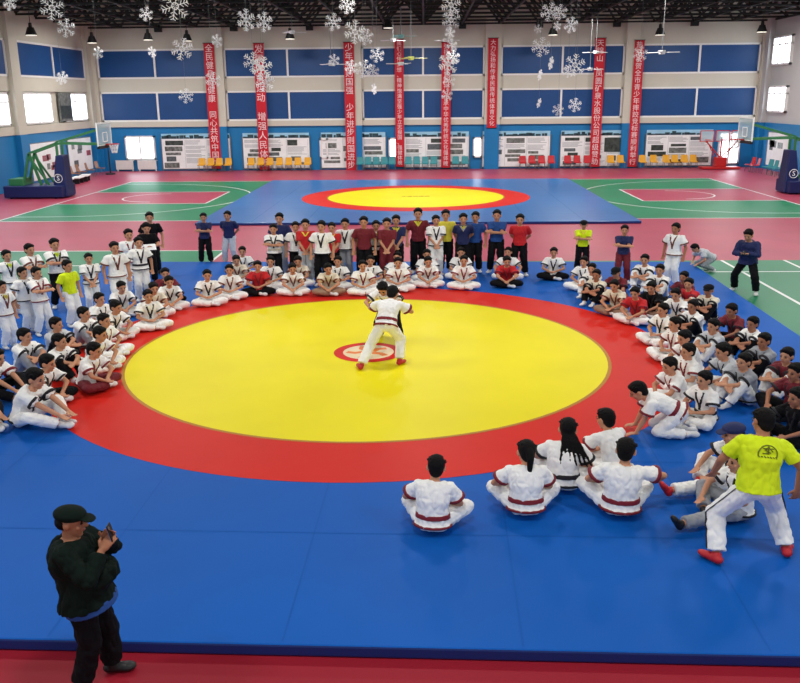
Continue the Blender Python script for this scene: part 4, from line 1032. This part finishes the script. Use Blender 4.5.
# --- seated rows at the back edge of the mat
row = [
 (129, 282, 'sit_fwd', 30, 'gi', 'gi', 'trim_black', 'seated wrestler in white left of two men in black, front'),
 (146, 291, 'sit_cross', 30, 'gi', 'gi', 'trim_black', 'seated wrestler in white at the left end, lowest of the back left corner'),
 (153, 281, 'sit_fwd', 25, 'gi_cream', 'gi', 'trim_brown', 'seated wrestler in cream below the men in black'),
 (165, 269, 'sit_cross', 20, 'maroon', 'black', 'trim_black', 'seated wrestler in dark top beside the men in black'),
 (175, 277, 'sit_fwd', 20, 'gi', 'gi', 'trim_black', 'seated wrestler in white, second from the left in the open part of the row'),
 (194, 272, 'sit_cross', 18, 'gi', 'gi', 'trim_black', 'seated wrestler in white at the gap left of the row'),
 (229, 265, 'sit_cross', 8, 'gi', 'gi', 'trim_brown', 'cross legged wrestler in white just right of the gap'),
 (236, 256, 'sit_fwd', 8, 'gi_cream', 'gi', 'trim_brown', 'seated wrestler in cream behind the one right of the gap'),
 (242, 247, 'sit_cross', 8, 'gi', 'gi', 'trim_black', 'seated wrestler in white below the man with hands behind him'),
 (259, 261, 'sit_cross', 6, 'red_cloth', 'black', 'trim_red', 'seated person in red top at the left of the front row'),
 (270, 257, 'sit_cross', 4, 'gi', 'gi', 'trim_black', 'seated wrestler in white behind the red top at left'),
 (296, 264, 'sit_fwd', 4, 'gi', 'gi', 'trim_brown', 'cross legged wrestler in white right of the red top, front row'),
 (307, 257, 'sit_fwd', -4, 'gi_cream', 'gi', 'trim_brown', 'seated wrestler in cream below the standing red shirt with pale trousers'),
 (330, 263, 'sit_fwd', 6, 'gi_cream', 'tan', 'trim_brown', 'seated wrestler in cream with tan trousers, front row'),
 (338, 257, 'sit_cross', -6, 'gi', 'gi', 'trim_black', 'seated wrestler behind the cream one with tan trousers'),
 (358, 260, 'sit_cross', 10, 'gi', 'gi', 'trim_red', 'cross legged wrestler in white, left of three alike in the front row centre'),
 (370, 256, 'sit_cross', 6, 'gi', 'gi', 'trim_black', 'seated wrestler behind, below the black belted standing one'),
 (398, 258, 'sit_cross', 3, 'gi', 'gi', 'trim_red', 'cross legged wrestler in white below the navy top with clasped hands'),
 (391, 253, 'sit_up', 0, 'gi', 'gi', 'trim_black', 'seated wrestler hidden behind the one below the navy top'),
 (428, 257, 'sit_fwd', 0, 'gi', 'gi', 'trim_red', 'cross legged wrestler in white leaning forward below the maroon top'),
 (427, 250, 'sit_cross', 0, 'gi', 'gi', 'trim_black', 'seated wrestler behind the one leaning forward below the maroon top'),
 (464, 256, 'sit_cross', -3, 'gi', 'gi', 'trim_red', 'cross legged wrestler in white below the dark navy shirt'),
 (461, 248, 'sit_cross', -3, 'gi', 'gi', 'trim_black', 'seated wrestler behind the one below the dark navy shirt'),
 (509, 247, 'sit_up', -6, 'gi', 'gi', 'trim_black', 'seated wrestler in white behind the red top at right'),
 (507, 257, 'sit_fwd', -4, 'red_cloth', 'black', 'trim_red', 'cross legged person in red and black at the right end of the front row'),
 (554, 248, 'sit_cross', -10, 'gi', 'black', 'trim_black', 'lone seated person in white top and black trousers right of the row'),
]
for hx, hy, pz, rot, top, bot, tr, lab in row:
    gi(hx, hy, .80 if pz != 'sit_fwd' else .76, pz, rot, lab, trim=tr, top=top, bot=bot, group=SITG)
# --- seated cluster at the right of the back edge
clus = [
 (584, 257, .80, 'sit_cross', -30, 'gi', 'gi', 'trim_black', 'seated wrestler in white below the yellow shirt'),
 (592, 264, .78, 'sit_knees', -35, 'gi', 'gi', 'trim_black', 'wrestler in white hugging knees, second of the right hand cluster'),
 (597, 270, .78, 'sit_knees', -38, 'gi_cream', 'black', 'trim_black', 'wrestler in cream with dark straps and black trousers hugging knees'),
 (615, 268, .78, 'sit_fwd', -40, 'maroon', 'maroon', 'trim_black', 'seated person in maroon with black cap below the navy polo'),
 (620, 282, .76, 'sit_fwd', -40, 'gi_cream', 'tan', 'trim_brown', 'seated wrestler in cream with tan trousers at the front of the right cluster'),
 (634, 286, .76, 'sit_fwd', -40, 'red_cloth', 'gi', 'trim_red', 'seated person in red top at the front of the right cluster'),
 (645, 255, .84, 'sit_knees', -35, 'gi', 'gi', 'trim_black', 'wrestler in white rising highest in the right cluster'),
 (660, 265, .82, 'sit_knees', -40, 'gi', 'gi', 'trim_black', 'wrestler in white hugging knees in front of the adult in white'),
 (649, 284, .76, 'sit_fwd', -42, 'black', 'tan', 'trim_black', 'seated person in dark top among the right cluster'),
 (684, 272, .78, 'sit_cross', -45, 'maroon', 'black', 'trim_black', 'seated person in maroon at the back of the right cluster'),
 (689, 279, .78, 'sit_knees', -45, 'red_cloth', 'gi', 'trim_red', 'seated person in red top hugging knees, right of the cluster'),
 (708, 285, .78, 'sit_knees', -45, 'gi_cream', 'black', 'trim_black', 'seated child with black cap at the right end of the cluster'),
 (672, 288, .76, 'sit_fwd', -45, 'gi', 'gi', 'trim_black', 'wrestler in white leaning forward between two red tops'),
 # down the right side of the mat
 (668, 303, .78, 'sit_cross', -60, 'gi', 'gi', 'trim_black', 'wrestler in white at the right edge of the red ring, farthest one'),
 (694, 302, .78, 'sit_knees', -60, 'gi', 'black', 'trim_black', 'wrestler in white with black trousers, right side second rank far end'),
 (724, 304, .78, 'sit_fwd', -60, 'maroon', 'black', 'trim_black', 'person in maroon far right behind the second rank'),
 (682, 318, .78, 'sit_cross', -68, 'gi', 'gi', 'trim_red', 'wrestler in white with red edging at the right edge of the ring, second farthest'),
 (712, 319, .78, 'sit_knees', -65, 'gi_grey', 'gi', 'trim_black', 'wrestler in grey white hugging knees in the right second rank'),
 (746, 318, .78, 'sit_knees', -65, 'gi', 'black', 'trim_black', 'wrestler in white and black trousers in the right third rank'),
 (688, 334, .78, 'sit_fwd', -75, 'gi', 'gi', 'trim_red', 'wrestler in white leaning to the ring at the right, red edging'),
 (764, 334, .80, 'sit_knees', -68, 'grey_cloth', 'black', 'trim_black', 'person in grey top at the right third rank'),
 (694, 350, .78, 'sit_cross', -70, 'gi', 'gi', 'trim_red', 'wrestler in white at the ring, left of one in pale grey'),
 (717, 346, .80, 'sit_fwd', -80, 'gi_grey', 'gi', 'trim_black', 'wrestler in pale grey white with back half turned, right side'),
 (744, 351, .80, 'sit_knees', -70, 'grey_cloth', 'gi', 'trim_black', 'person in grey top with pale trousers, right side'),
 (688, 370, .76, 'sit_fwd', -75, 'gi', 'gi', 'trim_red', 'wrestler in white just behind the one with the dark belt'),
 (784, 349, .80, 'sit_knees', -60, 'maroon', 'gi', 'trim_black', 'person in maroon top with pale trousers at the right'),
 (791, 363, .82, 'sit_long', -62, 'maroon', 'black', 'trim_black', 'person in maroon and black with one leg stretched out, right edge'),
 (797, 389, .82, 'sit_long', -70, 'black', 'black', 'trim_black', 'person in black at the right edge above the neon yellow coach'),
]
for hx, hy, h, pz, rot, top, bot, tr, lab in clus:
    gi(hx, hy, h, pz, rot, lab, trim=tr, top=top, bot=bot, group=SITG, hair='cap_black' if 'cap' in lab else 'short', skin='skin_b' if bot == 'black' else 'skin')
gi(704, 372, .78, 'sit_cross', -62, 'wrestler in white with a dark belt at the right edge of the ring', trim='trim_black', belt='trim_black', group=SITG)
gi(632, 383, .74, 'kneel_lean', -97, 'child in white kneeling on the red ring and leaning on both hands', trim='trim_red', belt='trim_red', vox=.009, group=SITG)
gi(733, 424, .84, 'sit_long', -85, 'child in white with navy cap and stretched leg, left of the neon yellow coach', trim='trim_black', hair='cap_navy_cloth', shoe='shoe_red', vox=.009, group=SITG)
gi(736, 448, .80, 'sit_long', -75, 'child with black shoe sitting behind the neon yellow coach', trim='trim_black', shoe='shoe_black', bot='grey_cloth', group=SITG)
# --- seated children seen from behind in the foreground
gi(437, 456, .79, 'sit_back', 168, 'child in white with broad dark red belt, leftmost seated in the foreground', trim='trim_red', belt='trim_red', vox=.009, wide=1.1)
gi(526, 441, .80, 'sit_back', 178, 'girl in white with a ponytail and dark red belt, seen from behind', trim='trim_red', belt='trim_red', hair='pony', vox=.009)
gi(569, 419, .82, 'sit_back', 160, 'girl in white with long loose braids and black belt', trim='trim_black', belt='trim_black', hair='long', vox=.009)
gi(604, 409, .78, 'sit_fwd', -150, 'child in white turned left, between the braided girl and the kneeling child', trim='trim_red', vox=.009)
gi(627, 439, .86, 'sit_back_arm', 172, 'bigger child in white with dark red belt, nearest of those seen from behind', trim='trim_red', belt='trim_red', vox=.009, wide=1.14)
# --- left side of the mat
left = [
 (100, 294, .80, 'sit_cross', 60, 'gi', 'gi', 'trim_black', 'seated wrestler in white below the small standing one with black belt'),
 (118, 300, .78, 'sit_fwd', 60, 'gi', 'gi', 'trim_black', 'seated wrestler in white at the left rim of the ring, farthest'),
 (84, 308, .80, 'sit_knees', 65, 'gi', 'grey_cloth', 'trim_black', 'seated wrestler in white with grey trousers at the left'),
 (104, 314, .80, 'sit_cross', 65, 'gi', 'gi', 'trim_red', 'seated wrestler in white with red edging at the left rim of the ring'),
 (96, 330, .78, 'sit_fwd', 70, 'gi', 'gi', 'trim_red', 'wrestler in white leaning over at the left rim of the ring'),
 (56, 318, .80, 'sit_knees', 65, 'gi_grey', 'black', 'trim_black', 'seated person in grey white with black trousers, left second rank'),
 (28, 330, .82, 'sit_knees', 65, 'gi', 'grey_cloth', 'trim_black', 'seated wrestler in white with grey trousers at the far left'),
 (66, 337, .80, 'sit_knees', 70, 'gi', 'black', 'trim_black', 'wrestler in white and black trousers behind the dark haired one'),
 (80, 342, .78, 'sit_fwd', 70, 'gi', 'maroon', 'trim_red', 'wrestler in white with maroon trousers at the left rim'),
 (58, 350, .80, 'sit_fwd', 72, 'gi', 'black', 'trim_black', 'wrestler in white with black trousers reaching for the feet, left'),
 (0, 350, .82, 'sit_reach', 70, 'gi', 'black', 'trim_red', 'wrestler in white and black trousers at the left edge, upper'),
 (-8, 374, .82, 'sit_reach', 72, 'gi_cream', 'black', 'trim_brown', 'wrestler in cream and black trousers at the left edge, lower'),
]
for hx, hy, h, pz, rot, top, bot, tr, lab in left:
    gi(hx, hy, h, pz, rot, lab, trim=tr, top=top, bot=bot, group=SITG)
gi(37, 370, .86, 'sit_reach', 78, 'boy in white seated sideways reaching for his feet, nearest at the left', trim='trim_black', vox=.009)
# --- the two wrestlers on the centre of the mat
gi(394, 287, 1.27, 'grapple_lunge', 168, 'wrestler all in white on the yellow centre, leg planted toward us', trim='trim_red', belt='trim_red', shoe='shoe_red', vox=.011)
gi(381, 285, 1.2, 'grapple', -14, 'wrestler in white jacket and dark trousers bent head to head with the one in white', trim='trim_black', bot='black', belt='trim_black', vox=.011)
# --- coach and photographer
co_r, co_s, co_k = person(763, 408, 1.52, 'coach', 184, 'polo', 'lime', 'gi', 'lime', 'coach in neon yellow T-shirt and white trousers walking away, red shoes', shoe='shoe_red', skin='skin_b', vox=.0075)
pg_r, pg_s, pg_k = person(71, 506, 1.63, 'photographer', 92, 'coat', 'dgreen', 'black', None, 'man in dark green jacket and cap taking a picture with his phone', hair='cap_dgreen', shoe='shoe_black', skin='skin_b', vox=.0075, wide=1.12)

# things in hands and small additions
def world_pt(root, k, p):
    r = root.rotation_euler.z; c, s_ = math.cos(r), math.sin(r); q = Vector((p.x*k[0], p.y*k[1], p.z*k[2]))
    return Vector((root.location.x+q.x*c-q.y*s_, root.location.y+q.x*s_+q.y*c, root.location.z+q.z))
def phone(root, s, k, up, sz, label):
    m = (s.wr[0]+s.hd[0]*.07+s.wr[1]+s.hd[1]*.07)*.5
    p = world_pt(root, k, m+up); ph = empty('mobile_phone', p, root.rotation_euler.z); tag(ph, label, 'phone')
    b = MB(); b.box(-sz*.25, sz*.25, -.005, .005, -sz*.5, sz*.5); o = b.build('case', M['dark'], ph, .004)
    b = MB(); b.box(-sz*.23, sz*.23, .0052, .0065, -sz*.46, sz*.46); q = b.build('screen', mat('phone screen', (90,120,170), .2, emit=.4), ph)
    b = MB(); b.cyl((-sz*.15, 0, 0), .012, .012, .004, 12); b.v = [(x, -.005-z, y+sz*.36) for x, y, z in b.v]; b.build('lens', M['chrome'], ph)
    return ph
f = phone(pg_r, pg_s, pg_k, Vector((-.0, -.035, .05)), .16, 'dark phone held up by the man in the cap'); f.rotation_euler.x = -.25
f = phone(ph_r, ph_s, ph_k, Vector((0, -.03, .03)), .15, 'phone in the hands of the man in navy at the right'); f.rotation_euler.x = -1.0
m = (pa_s.wr[0]+pa_s.hd[0]*.09+pa_s.wr[1]+pa_s.hd[1]*.09)*.5
pp = empty('sheet_of_paper', world_pt(pa_r, pa_k, m+Vector((0, -.03, .0))), pa_r.rotation_euler.z); tag(pp, 'white sheet of paper held by the man in black', 'paper')
b = MB(); b.box(-.15, .15, -.002, .002, -.1, .1); o = b.build('sheet', M['paper'], pp); pp.rotation_euler.x = -.9
# coach: printed back and trouser stripes
bv_m = CACHE[('coach', 'top', 'polo', .0075)]
bv = BVHTree.FromPolygons([v.co.copy() for v in bv_m.vertices], [tuple(p.vertices) for p in bv_m.polygons])
def on_back(s, t, w_):
    c = s.C+s.U2*.245*(t-1) if t > 1 else s.P+s.U1*.27*t
    h = bv.ray_cast(c+s.W2*w_-s.F2*.6, s.F2); return (h[0]-s.F2*.004) if h[0] is not None else None
pb = MB()
def bline(pts, w_):
    q = [on_back(co_s, 1.28+y, x) for x, y in pts]; q = [p for p in q if p is not None]
    for a, b_ in zip(q, q[1:]): pb.bar(a, b_, w_, .006)
bline([(.085*math.cos(t*PI/12), .36*math.sin(t*PI/12)-.02) for t in range(-1, 14)], .012)
bline([(-.04, .1), (.0, .26), (.03, .14), (-.02, .05), (.05, .0)], .016)
bline([(-.05, .22), (.05, .2)], .014); bline([(.0, .3), (.0, -.02)], .014)
for i in range(7): bline([(-.085+i*.026, -.16+.02*(i % 2)), (-.07+i*.026, -.1-.02*(i % 2))], .012)
o = pb.build('back_print', mat('olive print', (110,120,30), .7), co_r); o.scale = co_k
tm = CACHE[('coach', 'tr', .0075)]
bv2 = BVHTree.FromPolygons([v.co.copy() for v in tm.vertices], [tuple(p.vertices) for p in tm.polygons])
for k in (0, 1):
    sb = MB(); q = []
    for i in range(15):
        t = i/14; p = co_s.hip[k].lerp(co_s.kn[k], t*2) if t < .5 else co_s.kn[k].lerp(co_s.an[k], t*2-1)
        d = co_s.W1*(1 if k == 0 else -1); h = bv2.ray_cast(p+d*.5, -d)
        if h[0] is not None and t < .93 and (h[0]-p).length < .2: q.append(h[0]+d*.002)
    for a, b_ in zip(q, q[1:]): sb.bar(a, b_, .022, .008)
    o = sb.build('side_stripe', M['trim_black'], co_r); o.scale = co_k
# photographer: blue shirt hem below the jacket
bm = bmesh.new(); r0 = torso_rings(pg_s, .046, (-.16, -.1))
add_loft(bm, [(r0[0][0]-pg_s.U1*.1+pg_s.F1*.02,)+r0[0][1:], (r0[0][0]-pg_s.U1*.03+pg_s.F1*.016,)+r0[0][1:]], 24)
me = finish(bm, 'shirt_hem', .0075, 1); put('shirt_hem', me, pg_r, [M['royal']], pg_k)

# ------------------------------------------------------------------ light
def area(name, loc, target, sx, sy, power, color=(1, 1, 1)):
    l = bpy.data.lights.new(name, 'AREA'); l.shape = 'RECTANGLE'; l.size = sx; l.size_y = sy; l.energy = power; l.color = color
    o = bpy.data.objects.new(name, l); COL.objects.link(o); o.location = loc
    o.rotation_euler = (Vector(target)-Vector(loc)).to_track_quat('-Z', 'Y').to_euler(); return o
for i in range(5):                                       # added fill lights without fixtures, in rows over the hall, stronger towards the back
    for j in range(5):
        l = bpy.data.lights.new('added_fill_light', 'AREA'); l.shape = 'DISK'; l.size = 1.2; l.energy = HALL_FILL*(.8, .95, 1.1, 1.35, 1.45)[j]
        o = bpy.data.objects.new('added_fill_light', l); COL.objects.link(o); o.location = (-17+i*8.5, 5+j*11.5, TRUSS_LO-.25); l.color = (1, .97, .92)
# uniform world fill, let in through the end left open behind the camera
w = bpy.data.worlds.new('world'); SC.world = w; w.use_nodes = True
w.node_tree.nodes['Background'].inputs['Color'].default_value = (.80, .90, 1.0, 1); w.node_tree.nodes['Background'].inputs['Strength'].default_value = WS
vs = SC.view_settings; vs.view_transform = 'Standard'; vs.look = 'None'; vs.gamma = 1.0; vs.exposure = EXPO; vs.use_curve_mapping = False
SC.cycles.use_denoising = True
SC.cycles.max_bounces = 6; SC.cycles.diffuse_bounces = 3
